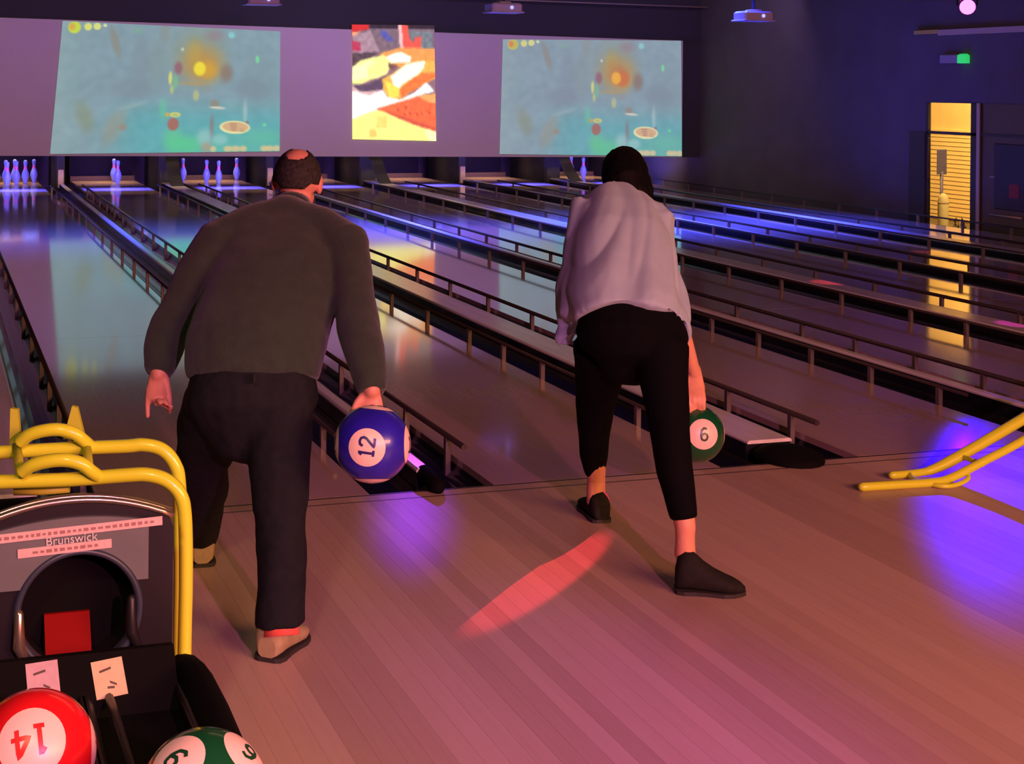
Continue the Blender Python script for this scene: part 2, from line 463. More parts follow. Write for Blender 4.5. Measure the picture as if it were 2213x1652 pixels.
# ------------------------------------------------------------------ lanes
LANE_LABEL = ['glossy bowling lane beyond the yellow ramp frame, mostly out of view',
              'glossy bowling lane ahead of the brown-sweatered man, with a full rack of pins',
              'glossy bowling lane ahead of the woman in the pale blouse, with two pins standing',
              'glossy bowling lane with four pins standing, third counting from the black ball return',
              'bowling lane lit by the orange food poster reflection, between the pale wide caps',
              'dim bowling lane crossed by a red light spot',
              'bowling lane with strong blue light, second from the dark side wall',
              'bowling lane beside the dark side wall, with two pins standing']
seams = [-.01, 3.98, 7.6, 11.2, 14.8, DECK0]
for i, x in enumerate(LANES):
    t = thing('bowling_lane', (x, 0, 0), LANE_LABEL[i], 'bowling lane', 'glossy bowling lanes')
    for a, b in zip(seams[:-1], seams[1:]):
        obj('lane_panel', MB().box(-LW / 2, LW / 2, a + .0015, b - .0015, -.04, 0), M_LANE, t)
    obj('pin_deck', MB().box(-LW / 2, LW / 2, DECK0, DECK1, -.04, -.0005), M_DECK, t)
    obj('pit_cushion', MB().box(-LW / 2, LW / 2, DECK1 + .02, DECK1 + .10, -.1, .075), M_CUSH, t)
    obj('pit_curtain', MB().box(-LW / 2, LW / 2, DECK1 + .25, DECK1 + .29, .05, 1.0), M_CURT, t)

# ------------------------------------------------------------------ dividers between lanes
RX, RZ = .028, .09        # rail: in from the lane edge, height above the lane
post_me = MB().box(-.012, .012, -.014, .014, -.115, RZ - .006).mesh('rail_post', M_POST)
GAP_LABEL = ['wide lane divider running out from the yellow-framed ball return',
             'narrow lane divider beside the blue number ball, with a pale central cap',
             'wide pale-capped lane divider beside the green bowling ball',
             'narrow lane divider on the far side of the pale-capped one',
             'wide lane divider ending beside the yellow ramp, two dividers past the woman',
             'narrow lane divider crossing under the entrance reflection',
             'wide blue-lit lane divider, second from the side wall',
             'gutter rail strip along the foot of the dark side wall']
gl = GAPS + [(9.806 + .2685, .537)]
for i, (gx, gw) in enumerate(gl):
    wide = gw > .6
    t = thing('lane_divider', (gx, 0, 0), GAP_LABEL[i], 'lane divider', 'bumper-railed lane dividers')
    hw = gw / 2
    ch = .229 / 2 if wide else .067 / 2
    for sgn in (-1, 1):
        if i == 7 and sgn > 0: continue
        prof = []
        n = 10
        cxg, rg = sgn * (hw + ch) / 2, (hw - ch) / 2
        for k in range(n + 1):
            a = pi * k / n
            prof.append((cxg - cos(a) * rg, -.03 - sin(a) * .075))
        prof.append((cxg + rg, -.13)); prof.append((cxg - rg, -.13))
        obj('gutter_channel', MB().prism(prof, 'y', .0, DECK1, 0), M_GUT, t)
        y0 = .27 if sgn > 0 else .62
        rx = sgn * (hw - RX)
        rail = obj('bumper_rail', MB().tube([(rx, y0, RZ), (rx, 17.0, RZ)], (.0135 if sgn > 0 else .010), k=8), M_RAIL, t)
        y = y0 + .22
        while y < 16.9:
            link('rail_post', post_me, rail, (rx, y, 0)); y += .595 if y < 2.8 else .84
    cz = .06
    if i < 7:
        cp = [(-ch, cz - .016), (ch, cz - .016), (ch, cz - .008), (ch - .010, cz), (-ch + .010, cz), (-ch, cz - .008)]
        obj('divider_cap', MB().prism(cp, 'y', .10 if not wide else .16, 17.9), M_CAP, t)
        obj('divider_beam', MB().box(-ch + .003, ch - .003, .11 if not wide else .18, 17.9, -.13, cz - .016), M_GUT, t)
        if wide:
            obj('cap_end_flap', MB().ellipsoid((.02, .04, .005), (V((1, 0, 0)), V((0, 1, 0)), V((0, 0, 1))), (.150, .185, .052), k=20, n=10), M_RUB, t)
        else:
            obj('cap_end_knob', MB().tube([(0.005, -.055, .024), (0.005, .12, .034)], [.034, .036], k=14, round_ends=True), M_RUB, t)
    # kickback wall beside the pin deck
    if i == 7: continue
    obj('kickback_wall', MB().bev(-ch - .03, ch + .03, 18.05, DECK1 + .3, -.1, .95, .004), M_KICK, t)
    if not wide and i < 7:
        obj('kickback_edge_strip', MB().bev(-.045, .045, 18.0, 18.05, -.02, .27, .006), M_KSTRIP, t)
    if wide:
        # sloping cover plate over the return track
        pts = [(17.66, .52), (17.46, .34), (17.28, .20), (17.10, .10), (16.98, .062)]
        pl = MB(); up = [V((0, y, z)) for y, z in pts]
        pl.rings([[V((-.10, p.y, p.z)), V((.10, p.y, p.z)), V((.10, p.y + .03, p.z - .012)), V((-.10, p.y + .03, p.z - .012))] for p in up], smooth=False)
        obj('track_cover', pl, M_KICK, t)
        obj('kickback_edge_strip', MB().bev(-.13, -.085, 18.0, 18.05, -.02, .24, .004), M_KICK, t)

# ------------------------------------------------------------------ pins
prof = [(.0255, 0), (.030, .012), (.0365, .04), (.048, .075), (.0570, .105), (.0605, .118), (.0585, .145), (.050, .178), (.0385, .208), (.029, .232),
        (.0255, .245), (.0240, .258), (.0238, .264), (.0235, .274), (.0240, .286), (.0262, .305), (.0300, .330), (.0322, .345), (.0318, .355), (.028, .368), (.018, .3775), (.006, .381)]
pin_me = MB().lathe(prof, k=18).mesh('pin_body', M_PIN)


def neck_mesh(z0, z1):
    def R(z):
        for (r0, a), (r1, b) in zip(prof[:-1], prof[1:]):
            if a <= z <= b: return r0 + (r1 - r0) * (z - a) / (b - a)
    zs = [z0 + (z1 - z0) * k / 4 for k in range(5)]
    return MB().lathe([(R(z) + .0006, z) for z in zs], k=18).mesh('neck_stripe', M_NECK)


n1, n2 = neck_mesh(.232, .252), neck_mesh(.262, .284)
ROWS = {1: (0, 0), 2: (-1, 1), 3: (1, 1), 4: (-2, 2), 5: (0, 2), 6: (2, 2), 7: (-3, 3), 8: (-1, 3), 9: (1, 3), 10: (3, 3)}
NAMES = {1: 'head pin', 2: 'second-row pin away from the divider post', 3: 'second-row pin', 4: 'third-row pin partly out of view', 5: 'third-row pin directly behind the head pin', 6: 'third-row pin',
         7: 'back-row corner pin out of view', 8: 'back-row pin out of view', 9: 'back-row pin hidden behind the second-row pin', 10: 'back-row corner pin nearest the divider post'}
FULL = ['front head pin of the full rack of ten', 'second-row pin of the full rack, at the picture edge', 'second-row pin of the full rack, beside the head pin',
        'third-row pin of the full rack, cut by the picture edge', 'pin directly behind the head pin of the full rack', 'third-row pin of the full rack, toward the post',
        'back-row corner pin of the full rack, beyond the picture edge', 'back-row pin of the full rack, beside its hidden corner pin',
        'back-row pin of the full rack, overlapped by another', 'back-row corner pin of the full rack, by the pink post']
sets = [(1, {k: 'black-lit blue-white bowling pin, ' + FULL[k - 1].replace('picture', 'photo') for k in range(1, 11)}),
        (2, {3: 'blue-white pin in front of its twin, on the lane ahead of the woman', 9: 'blue-white pin half hidden behind its twin, on the lane ahead of the woman'}),
        (3, {1: 'front head pin of the four standing pins near the man\'s head', 2: 'pin just behind the head pin of the four standing pins',
             7: 'corner pin of four, beside the sloping track cover', 10: 'corner pin of four, beside the bald man\'s head'}),
        (7, {8: 'taller-looking pin of the pair beside the woman\'s dark hair', 2: 'lower pin of the pair beside the woman\'s dark hair'})]
first = None
for li, d in sets:
    for k, lab in d.items():
        cx, rr = ROWS[k]
        loc = (LANES[li] + cx * .1524, 18.29 + rr * .264, 0)
        if first is None:
            first = t = thing('bowling_pin', loc, lab, 'bowling pin')
            link('pin_body', pin_me, t)
            link('neck_stripe', n1, t); link('neck_stripe', n2, t)
        else:
            t = copy_tree(first); t.location = (loc[0] + (.095 if li == 7 else 0), loc[1], 0); t['label'] = lab
        t['group'] = 'standing bowling pins'

# ------------------------------------------------------------------ pin machines inside the mask
PM = ['ahead of the yellow ramp', 'over the full rack', 'over the two pins ahead of the woman', 'over the four pins', 'over the fifth lane', 'over the sixth lane', 'beside the last lane but one', 'over the two pins near the side wall']
pm0 = None
for i, x in enumerate(LANES):
    lab = 'tan and blue pin-setting machine ' + PM[i]
    if pm0 is None:
        pm0 = t = thing('pinsetter', (x, 16.9, .60), lab, 'pinsetter', 'pinsetters behind the projection wall')
        obj('front_beam', MB().bev(-.56, .30, -.32, -.26, .06, .12, .01), M_TAN, t)
        obj('side_plate', MB().prism([(-.3, 0), (.1, 0), (.1, .34), (-.16, .34)], 'x', .34, .38), M_TAN, t)
        obj('pin_table', MB().bev(-.5, .5, -.2, .75, .14, .18, .01), M_TAN, t)
        for dx in (-.42, -.1, .18): obj('pin_cup', MB().lathe([(.05, 0), (.06, .02), (.06, .12), (.05, .14)], (dx, -.24, -.02), k=12), M_MBLUE, t)
        obj('gear_box', MB().bev(.16, .36, -.34, -.16, -.02, .14, .01), M_MBLUE, t)
    else:
        t = copy_tree(pm0); t.location = (x, 16.9, .60); t['label'] = lab


# ------------------------------------------------------------------ projected pictures (flat projections on the wall)
def painted(name, corners, nx, ny, fn, strength, label, y0, y1, parent_label_cat='screen'):
    """thin sheet; its picture is a colour attribute evaluated per vertex; corners: top-left, top-right, bottom-right, bottom-left (x, z)"""
    me = bpy.data.meshes.new(name); vs, fs, cs = [], [], []
    (ax, az), (bx, bz), (cx_, cz_), (dx, dz) = corners
    for j in range(ny + 1):
        v = j / ny
        for i in range(nx + 1):
            u = i / nx
            x = (ax * (1 - u) + bx * u) * (1 - v) + (dx * (1 - u) + cx_ * u) * v
            z = (az * (1 - u) + bz * u) * (1 - v) + (dz * (1 - u) + cz_ * u) * v
            vs.append((x, y0, z)); cs.append(fn(u, v))
    k = nx + 1
    for j in range(ny):
        for i in range(nx): fs.append((j * k + i, (j + 1) * k + i, (j + 1) * k + i + 1, j * k + i + 1))
    # back and edges give the sheet its thickness
    n = len(vs)
    for (x, z) in corners: vs.append((x, y1, z)); cs.append((0, 0, 0))
    a, b, c, d = 0, nx, ny * k + nx, ny * k
    fs += [(n, n + 1, n + 2, n + 3), (a, b, n + 1, n), (b, c, n + 2, n + 1), (c, d, n + 3, n + 2), (d, a, n, n + 3)]
    me.from_pydata(vs, [], fs)
    at = me.color_attributes.new('picture', 'FLOAT_COLOR', 'POINT')
    lin = lambda s: s / 12.92 if s <= .04045 else ((s + .055) / 1.055) ** 2.4
    buf = []
    for c3 in cs: buf += [lin(max(0, q) / 255) for q in c3] + [1]
    at.data.foreach_set('color', buf)
    m = bpy.data.materials.new(name + '_light'); m.use_nodes = True; nt = m.node_tree; b_ = nt.nodes['Principled BSDF']
    b_.inputs['Base Color'].default_value = (.03, .03, .03, 1); b_.inputs['Roughness'].default_value = .9
    ca = nt.nodes.new('ShaderNodeVertexColor'); ca.layer_name = 'picture'
    nt.links.new(ca.outputs[0], b_.inputs['Emission Color']); b_.inputs['Emission Strength'].default_value = strength
    me.materials.append(m)
    o = link(name, me); tag(o, label, parent_label_cat)
    return o


def mixc(a, b, t): return tuple(p + (q - p) * t for p, q in zip(a, b))


def sstep(a, b, x):
    t = min(1, max(0, (x - a) / (b - a))); return t * t * (3 - 2 * t)


def scene_paint(warm):
    """blurred film frame: teal haze, an orange glow, a pale oval board, pots and rocks (all abstract shapes)"""
    sp = []

    def S(cx, cy, rx, ry, col, op, soft=.5, rot=0.): sp.append((cx, cy, rx, ry, col, op, soft, cos(rot), sin(rot)))
    S(.33, .50, .11, .09, (122, 138, 150), .55, .5); S(.36, .28, .05, .26, (120, 136, 148), .5, .6)
    S(.43, .30, .05, .2, (126, 146, 142), .5, .6); S(.24, .14, .022, .14, (142, 134, 116), .7, .6, -.18)
    S(.46, .05, .03, .10, (138, 140, 128), .5, .6); S(.34, .05, .03, .03, (120, 175, 145), .5, .6)
    S(.90, .40, .10, .25, (122, 145, 152), .5, .7); S(.86, .48, .08, .10, (120, 138, 150), .55, .6)
    S(.13, .72, .045, .14, (134, 142, 104), .55, .7, -.2); S(.26, .80, .05, .16, (166, 144, 118), .5, .7, .2); S(.30, .80, .02, .03, (170, 125, 105), .6, .6)
    S(.34, .63, .08, .02, (150, 175, 175), .6, .6, -.5)
    S(.62, .22, .14, .24, (150, 150, 112), .75, .9); S(.64, .30, .11, .17, (196, 142, 58), .9, .8); S(.60, .20, .04, .12, (196, 160, 60), .6, .8)
    S(.75, .36, .035, .09, (138, 112, 92), .8, .7); S(.53, .33, .022, .06, (150, 78, 96), .75, .6); S(.69, .06, .05, .06, (150, 120, 125), .6, .8)
    S(.665, .34, .05, .085, (222, 160, 40), .9, .7)
    S(.627, .33, .030, .062, (255, 228, 40), 1, .35)
    S(.60, .45, .1, .02, (190, 150, 80), .5, .7)
    S(.496, .41, .010, .06, (222, 222, 110), .95, .5); S(.505, .50, .010, .04, (190, 205, 110), .8, .5); S(.52, .44, .012, .07, (105, 205, 130), .6, .6)
    S(.615, .545, .016, .05, (192, 192, 128), .85, .5); S(.77, .05, .018, .03, (135, 215, 215), .8, .5)
    S(.893, .24, .010, .035, (112, 228, 150), .95, .5); S(.545, .18, .008, .015, (215, 225, 190), .8, .5)
    S(.66, .50, .03, .03, (140, 150, 150), .7, .5); S(.70, .61, .024, .04, (150, 132, 112), .8, .5); S(.715, .642, .042, .012, (225, 215, 190), .9, .5, .12)
    S(.52, .90, .05, .12, (92, 210, 140), .7, .8); S(.58, .94, .09, .09, (84, 210, 140), .75, .8); S(.47, .66, .02, .10, (90, 205, 150), .6, .8)
    S(.49, .70, .012, .02, (215, 175, 70), .9, .5)
    S(.518, .775, .027, .055, (172, 100, 84), .95, .25); S(.525, .70, .026, .022, (226, 218, 92), .95, .3); S(.525, .702, .014, .010, (160, 190, 130), .95, .3)
    S(.69, .80, .012, .12, (150, 108, 110), .6, .6); S(.66, .88, .04, .08, (170, 205, 205), .6, .7); S(.73, .90, .04, .05, (165, 210, 205), .6, .6)
    S(.84, .68, .012, .12, (178, 200, 200), .6, .7); S(.85, .76, .010, .015, (150, 100, 100), .8, .5); S(.67, .96, .03, .05, (190, 150, 125), .7, .7)
    S(.795, .80, .072, .055, (246, 238, 165), 1, .12, .16); S(.797, .797, .062, .042, (226, 178, 126), 1, .15, .16)
    for k in range(4): S(.79 + .006 * k, .772 + .018 * k, .034, .0035, (172, 120, 92), .9, .4, .16)
    S(.93, .78, .010, .015, (100, 225, 150), .9, .5); S(.92, .88, .10, .07, (95, 200, 160), .5, .8)
    for k, (x, r) in enumerate(((.765, .022), (.80, .028), (.835, .018), (.93, .022), (.955, .02), (.985, .02), (.70, .015))): S(x, .975, r, .028, (226, 200, 140), .9, .5)
    S(.055, .045, .030, .048, (205, 222, 60), 1, .2); S(.045, .04, .016, .03, (230, 165, 60), .9, .6)
    S(.115, .035, .018, .030, (226, 230, 110), 1, .2); S(.155, .03, .018, .028, (226, 230, 120), 1, .2); S(.19, .02, .010, .014, (228, 230, 170), 1, .3)

    def fn(u, v):
        wv = v + .012 * noise.noise(V((u * 9, v * 9, 3)))
        c = mixc((130, 155, 166), (130, 158, 168), u)
        c = mixc(c, (92, 172, 178), sstep(.50, .80, wv) * sstep(.12, .45, u))
        c = mixc(c, (88, 190, 165), .6 * sstep(.72, 1, wv) * sstep(.45, .7, u))
        c = mixc(c, (150, 178, 172), .35 * sstep(.2, 0, u))
        nn = noise.noise(V((u * 7, v * 5, 8))) * 6 + noise.noise(V((u * 24, v * 16, 3))) * 7 + noise.noise(V((u * 60, v * 40, 5))) * 1.5
        c = tuple(q + nn for q in c)
        for (cx, cy, rx, ry, col, op, soft, cr, sr) in sp:
            dx, dy = (u - cx), (v - cy)
            if abs(dx) > rx + ry + .05 or abs(dy) > ry + rx + .05: continue
            ex, ey = (dx * cr + dy * sr) / rx, (-dx * sr + dy * cr) / ry
            d = math.sqrt(ex * ex + ey * ey)
            if d < 1 + soft: c = mixc(c, col, op * (1 - sstep(1 - soft, 1 + soft * .4, d)))
        c = mixc(c, (132, 158, 164), .14)
        if warm:
            g = sum(c) / 3
            c = mixc(c, (g, g, g), .12)
            k = sstep(60, 140, c[0] - c[2])
            c = (c[0] + 4, c[1] - 40 * k, c[2] + 6)
        return c
    return fn


def blend_poly(polys):
    def inside(p, x, y):
        r = False; n = len(p); j = n - 1
        for i in range(n):
            if (p[i][1] > y) != (p[j][1] > y) and x < (p[j][0] - p[i][0]) * (y - p[i][1]) / (p[j][1] - p[i][1]) + p[i][0]: r = not r
            j = i
        return r

    def one(u, v):
        x, y = 115 + u * 1075, 80 + v * 1495
        x += 10 * noise.noise(V((u * 14, v * 14, 1))); y += 10 * noise.noise(V((u * 14, v * 14, 5)))
        c = (150, 110, 120)
        for p, col, amp in polys:
            if inside(p, x, y):
                n_ = noise.noise(V((u * 22, v * 28, 2))) * amp
                c = tuple(q + n_ for q in col)
        return c

    def fn(u, v):
        e = .006; s = [one(u + a, v + b) for a, b in ((-e, -e), (e, -e), (-e, e), (e, e))]
        return tuple(sum(q) / 4 for q in zip(*s))
    return fn


AD = [([(0, 0), (1300, 0), (1300, 420), (0, 640)], (128, 104, 116), 18), ([(0, 0), (350, 0), (330, 130), (0, 210)], (225, 60, 50), 10), ([(0, 60), (1300, 60), (1300, 130), (350, 130)], (52, 40, 48), 8),
      ([(0, 60), (340, 60), (330, 140), (0, 200)], (215, 45, 40), 10), ([(110, 180), (240, 170), (120, 240)], (240, 165, 120), 8),
      ([(130, 230), (360, 150), (470, 440), (300, 470), (115, 440)], (172, 138, 152), 22), ([(110, 290), (215, 310), (230, 420), (110, 430)], (190, 62, 90), 14), ([(110, 460), (460, 430), (330, 560), (110, 640)], (92, 70, 78), 18),
      ([(480, 150), (560, 160), (660, 290), (560, 290), (490, 220)], (92, 92, 170), 10), ([(715, 60), (760, 60), (780, 390), (730, 380)], (250, 190, 190), 6),
      ([(760, 60), (840, 80), (850, 250), (910, 300), (940, 230), (1020, 230), (1010, 390), (780, 400)], (238, 92, 76), 8), ([(840, 160), (1165, 170), (1165, 380), (1020, 380), (1020, 230), (930, 230), (900, 290)], (122, 128, 136), 26),
      ([(510, 440), (740, 370), (1200, 380), (1200, 700), (330, 560)], (248, 160, 84), 14),
      ([(110, 640), (230, 540), (520, 470), (640, 560), (560, 720), (110, 900)], (255, 248, 150), 16), ([(110, 640), (300, 560), (440, 560), (300, 640), (330, 760), (110, 820)], (255, 255, 190), 12),
      ([(540, 500), (640, 460), (760, 430), (880, 490), (860, 560), (640, 570)], (255, 255, 240), 8), ([(580, 570), (700, 600), (660, 670), (590, 640)], (130, 90, 80), 20),
      ([(0, 860), (110, 860), (300, 860), (510, 760), (560, 720), (500, 920), (300, 950), (190, 930)], (98, 76, 98), 10), ([(110, 870), (200, 940), (300, 950), (500, 920), (560, 900), (560, 1000), (110, 1010)], (225, 180, 180), 10),
      ([(500, 780), (620, 720), (820, 570), (1000, 540), (1200, 540), (1200, 760), (940, 900), (740, 1040), (590, 1040), (510, 900)], (250, 186, 84), 16),
      ([(600, 760), (820, 580), (1060, 540), (1040, 640), (940, 740), (760, 850), (720, 905), (640, 860)], (255, 255, 236), 8), ([(720, 910), (900, 760), (960, 740), (1000, 700), (1200, 680), (1200, 740), (900, 930), (740, 1030)], (246, 126, 62), 18),
      ([(540, 800), (640, 860), (720, 910), (700, 1020), (590, 1020)], (255, 226, 90), 12),
      ([(0, 930), (180, 960), (330, 1000), (500, 930), (560, 1010), (720, 1050), (900, 960), (1060, 820), (1110, 850), (1180, 930), (900, 1020), (420, 1180), (140, 1300), (0, 1300)], (255, 255, 252), 3),
      ([(420, 1170), (900, 1020), (1000, 1000), (1200, 950), (1200, 1450), (900, 1360), (600, 1250)], (244, 112, 68), 14), ([(960, 1000), (1200, 950), (1200, 1080), (1100, 1080)], (252, 170, 100), 18),
      ([(430, 1170), (520, 1190), (1190, 1400), (1200, 1460), (820, 1350)], (222, 92, 70), 8),
      ([(0, 1300), (140, 1300), (420, 1180), (520, 1210), (900, 1370), (1200, 1450), (1200, 1700), (0, 1700)], (255, 246, 140), 12), ([(430, 1270), (560, 1260), (560, 1420), (420, 1420)], (250, 222, 120), 14), ([(330, 1440), (410, 1440), (420, 1540), (330, 1540)], (245, 205, 110), 14),
      ([(1040, 1430), (1200, 1450), (1200, 1600), (1100, 1580)], (255, 250, 190), 8)]
for q in [(780, 1240), (850, 1220), (1010, 1220), (1100, 1210), (940, 1230), (700, 1180), (800, 1140)]:
    AD.append(([(q[0] - 14, q[1] - 14), (q[0] + 14, q[1] - 10), (q[0] + 20, q[1] + 22), (q[0] - 4, q[1] + 16)], (205, 70, 50), 6))

painted('projected_film', [(-.182, 2.520), (2.989, 2.432), (2.999, .646), (-.338, .622)], 210, 118, scene_paint(False), .98,
        'projected teal film picture with a yellow glow, over the full rack of pins', MY - .015, MY - .002)
painted('projected_film', [(6.548, 2.381), (9.657, 2.416), (9.694, .534), (6.512, .587)], 210, 118, scene_paint(True), .95,
        'projected teal film picture with an orange glow, beside the dark side wall', MY - .015, MY - .002)
painted('projected_food_poster', [(4.097, 2.559), (5.414, 2.574), (5.463, .792), (4.122, .823)], 90, 124, blend_poly(AD), 1.15,
        'bright projected food poster of loaded bread on a board, between the film pictures', MY - .015, MY - .002)

# ------------------------------------------------------------------ ceiling fittings
pj0 = None
for (u, v, lab) in ((1088, 17, 'white ceiling projector between the food poster and the orange film picture'), (1628, 35, 'white ceiling projector in front of the dark side wall, lens glowing'),
                    (566, 0, 'white ceiling projector above the yellow film picture, mostly out of view')):
    loc = P(u, v, 17.4)
    if pj0 is None:
        pj0 = t = thing('projector', loc, lab, 'projector', 'ceiling projectors')
        pj = MB(); pj.bev(-.19, .19, -.14, .14, -.055, .055, .02); obj('projector_body', pj, M_PROJ, t)
        obj('vent_lip', MB().bev(-.21, .21, -.15, .15, -.062, -.046, .006), M_PROJ, t)
        obj('ceiling_pole', MB().tube([(0, 0, .05), (0, 0, 3.36 - loc.z)], .02), M_MASK, t)
        obj('lens', MB().tube([(.05, -.15, .0), (.05, -.135, .0)], .02, k=14), M_LENS, t)
        obj('ceiling_plate', MB().bev(-.07, .07, -.07, .07, .055, .075, .006), M_PROJ, t)
    else:
        t = copy_tree(pj0); t.location = loc; t['label'] = lab
tag(obj('curtain_pipe', MB().tube([(-6.5, 15.55, 3.10), (10.0, 15.55, 2.955)], .012), M_TRAY), 'thin pale pipe hanging along the ceiling above the projection wall', 'pipe')
t = thing('cable_tray', (10.02, 9.0, 2.368), 'long beige cable tray on the side wall above the exit lamp', 'cable tray')
obj('tray_channel', MB().prism([(-.04, -.035), (.04, -.035), (.04, .035), (.03, .035), (.03, -.02), (-.03, -.02), (-.03, .035), (-.04, .035)], 'y', -4, .785), M_TRAY, t)
obj('tray_fitting', MB().bev(-.04, .04,   .785, 1.265, -.01, .05, .01), M_CHROME, t)
t = thing('exit_lamp', (10.02, 9.5, 2.043), 'pale emergency exit lamp with a green light above the entrance', 'exit lamp')
obj('lamp_box', MB().bev(-.03, .04, -.07, .263, -.055, .052, .01), M_WHITEBOX, t)
obj('green_lens', MB().bev(-.045, .04, -.236, -.075, -.06, .056, .02), M_GREEN, t)


def stage_lamp(loc, target, label, on=True):
    d = (V(target) - V(loc)).normalized(); a, b = frame_from(d, V((0, 0, 1)))
    t = thing('stage_lamp', loc, label, 'stage lamp', 'violet stage lamps')
    o = V(loc)
    obj('lamp_can', MB().tube([o - d * .20, o - d * .16, o], [.05, .085, .09], k=16), M_HOOD, t, o)
    obj('lamp_lens', MB().tube([o - d * .002, o + d * .004], .082, k=16), M_VIOLET if on else M_HOOD, t, o)
    obj('lamp_yoke', MB().tube([o - d * .1 + b * .1, o - d * .1 + b * .1 + V((0, 0, .16)), o - d * .1 + V((0, 0, .22)), o - d * .1 - b * .1 + V((0, 0, .16)), o - d * .1 - b * .1], .008), M_HOOD, t, o)
    obj('lamp_rod', MB().tube([o - d * .1 + V((0, 0, .2)), V((o.x - d.x * .1, o.y - d.y * .1, 3.36))], .012), M_HOOD, t, o)
    return t


stage_lamp(P(2091, 15, 15.9), (2.25, -1.25, 0), 'glowing violet stage lamp hanging above the cable tray')
stage_lamp(P(2092, -8, 15.9) + V((0, .3, .08)), (3, 0, 0), 'violet stage lamp close above the lower glowing one')


# ------------------------------------------------------------------ bowling balls with numbers
GLY = {'1': [[(-.10, .28), (.06, .5), (.06, -.5)], [(-.14, -.5), (.26, -.5)]],
       '2': [[(-.28, .25), (-.2, .44), (0, .5), (.2, .44), (.28, .25), (.2, .05), (-.28, -.5), (.3, -.5)]],
       '4': [[(.12, -.5), (.12, .5), (-.32, -.16), (.34, -.16)]],
       '6': [[(.22, .42), (0, .5), (-.22, .3), (-.28, -.1), (-.2, -.42), (0, -.5), (.2, -.42), (.28, -.2), (.2, 0), (0, .06), (-.24, -.1)]]}


def bowling_ball(name, c, R, m_ball, m_num, text, dirs, label, disc=.50, turn=0.):
    """dirs: list of (direction, up) for each printed disc"""
    c = V(c)
    t = thing(name, c, label, 'bowling ball', 'numbered bowling balls')
    sph = MB().ellipsoid((0, 0, 0), (V((1, 0, 0)), V((0, 1, 0)), V((0, 0, 1))), (R, R, R), k=48, n=30)
    obj('ball_shell', sph, m_ball, t)
    for d, upv in dirs:
        d = V(d).normalized(); a, b = frame_from(d, V(upv)); right = a.cross(d) * 1.0
        upw = a; right = upw.cross(-d) if False else d.cross(upw) * -1
        right = upw.cross(d)
        mb = MB(); n = len(mb.v); K = 36; rg = []
        for i in range(1, 7):
            th = disc * i / 6
            rg.append([(d * cos(th) + (right * cos(2 * pi * j / K) + upw * sin(2 * pi * j / K)) * sin(th)) * (R + .0007) for j in range(K)])
        mb.v.append(d * (R + .0007)); mb.v.extend(p for r in rg for p in r)
        for j in range(K): mb.face([0, 1 + j, 1 + (j + 1) % K], 0, True)
        for i in range(5):
            for j in range(K): mb.face([1 + i * K + j, 1 + (i + 1) * K + j, 1 + (i + 1) * K + (j + 1) % K, 1 + i * K + (j + 1) % K], 0, True)
        obj('number_disc', mb, M_DISC, t)
        mb = MB(); gs = disc * .78
        x0 = -(len(text) - 1) * .38
        for q, chh in enumerate(text):
            for stroke in GLY[chh]:
                pts = []
                for (p0, p1) in zip(stroke[:-1], stroke[1:]):
                    for s_ in range(6): pts.append((p0[0] + (p1[0] - p0[0]) * s_ / 6 + x0 + q * .76, p0[1] + (p1[1] - p0[1]) * s_ / 6))
                pts.append((stroke[-1][0] + x0 + q * .76, stroke[-1][1]))
                base = len(mb.v); hwid = .085
                for i, p in enumerate(pts):
                    q0, q1 = pts[max(0, i - 1)], pts[min(len(pts) - 1, i + 1)]
                    tx, ty = q1[0] - q0[0], q1[1] - q0[1]; L = math.hypot(tx, ty) or 1
                    nx_, ny_ = -ty / L * hwid, tx / L * hwid
                    for sg in (-1, 1):
                        X, Y = (p[0] + sg * nx_) * gs, (p[1] + sg * ny_) * gs
                        mb.v.append((d + right * math.tan(X) + upw * math.tan(Y)).normalized() * (R + .0016))
                for i in range(len(pts) - 1): mb.face([base + 2 * i, base + 2 * i + 1, base + 2 * i + 3, base + 2 * i + 2], 0, True)
        obj('ball_number', mb, m_num, t)
    return t


c12 = P(805, 960, 4.20)
tc = (CAM - c12).normalized(); rr_ = V((0, 0, 1)).cross(tc).normalized()          # rr_ points to the viewer's right-hand side
uu = tc.cross(rr_).normalized()
d0 = (tc - rr_ * .16 - uu * .10).normalized()
bowling_ball('bowling_ball', c12, .108, M_BLUB, M_DISCB, '12',
             [(d0, -rr_ * .98 + uu * .12), (rr_ * 1.0 + tc * .12 - uu * .0, uu), (uu * .94 - tc * .0 + rr_ * .1, -tc), (-uu, tc), (-rr_, uu), (-d0, uu)],
             'dark blue bowling ball numbered 12, swung in the man\'s hand', disc=.50)
c14 = V((-1.785, -3.008, .452))
tc = (CAM - c14).normalized(); rr_ = V((0, 0, 1)).cross(tc).normalized(); uu = tc.cross(rr_).normalized()
d0 = (tc * .93 + uu * .16 - rr_ * .05).normalized()
bowling_ball('bowling_ball', c14, .108, M_REDB, M_DISCR, '14', [(d0, -uu + rr_ * .12), (rr_ * .99 - tc * .12, -uu), (-d0, uu), (-rr_, uu)],
             'bright red bowling ball numbered 14, resting on the ball rack', disc=.56)
cg = V((-1.532, -3.298, .471))
tc = (CAM - cg).normalized(); rr_ = V((0, 0, 1)).cross(tc).normalized(); uu = tc.cross(rr_).normalized()
bowling_ball('bowling_ball', cg, .108, M_GRNB, M_DISCG, '6', [(rr_ * .70 + uu * .60 + tc * .42, tc), (-rr_ * .42 + tc * .72 + uu * .54, rr_ + uu * .4), (tc * .5 - uu * .8, uu), (-tc, uu)],
             'dark green bowling ball with number discs, resting on the ball rack', disc=.46)
cw = P(1503, 938, 5.6)
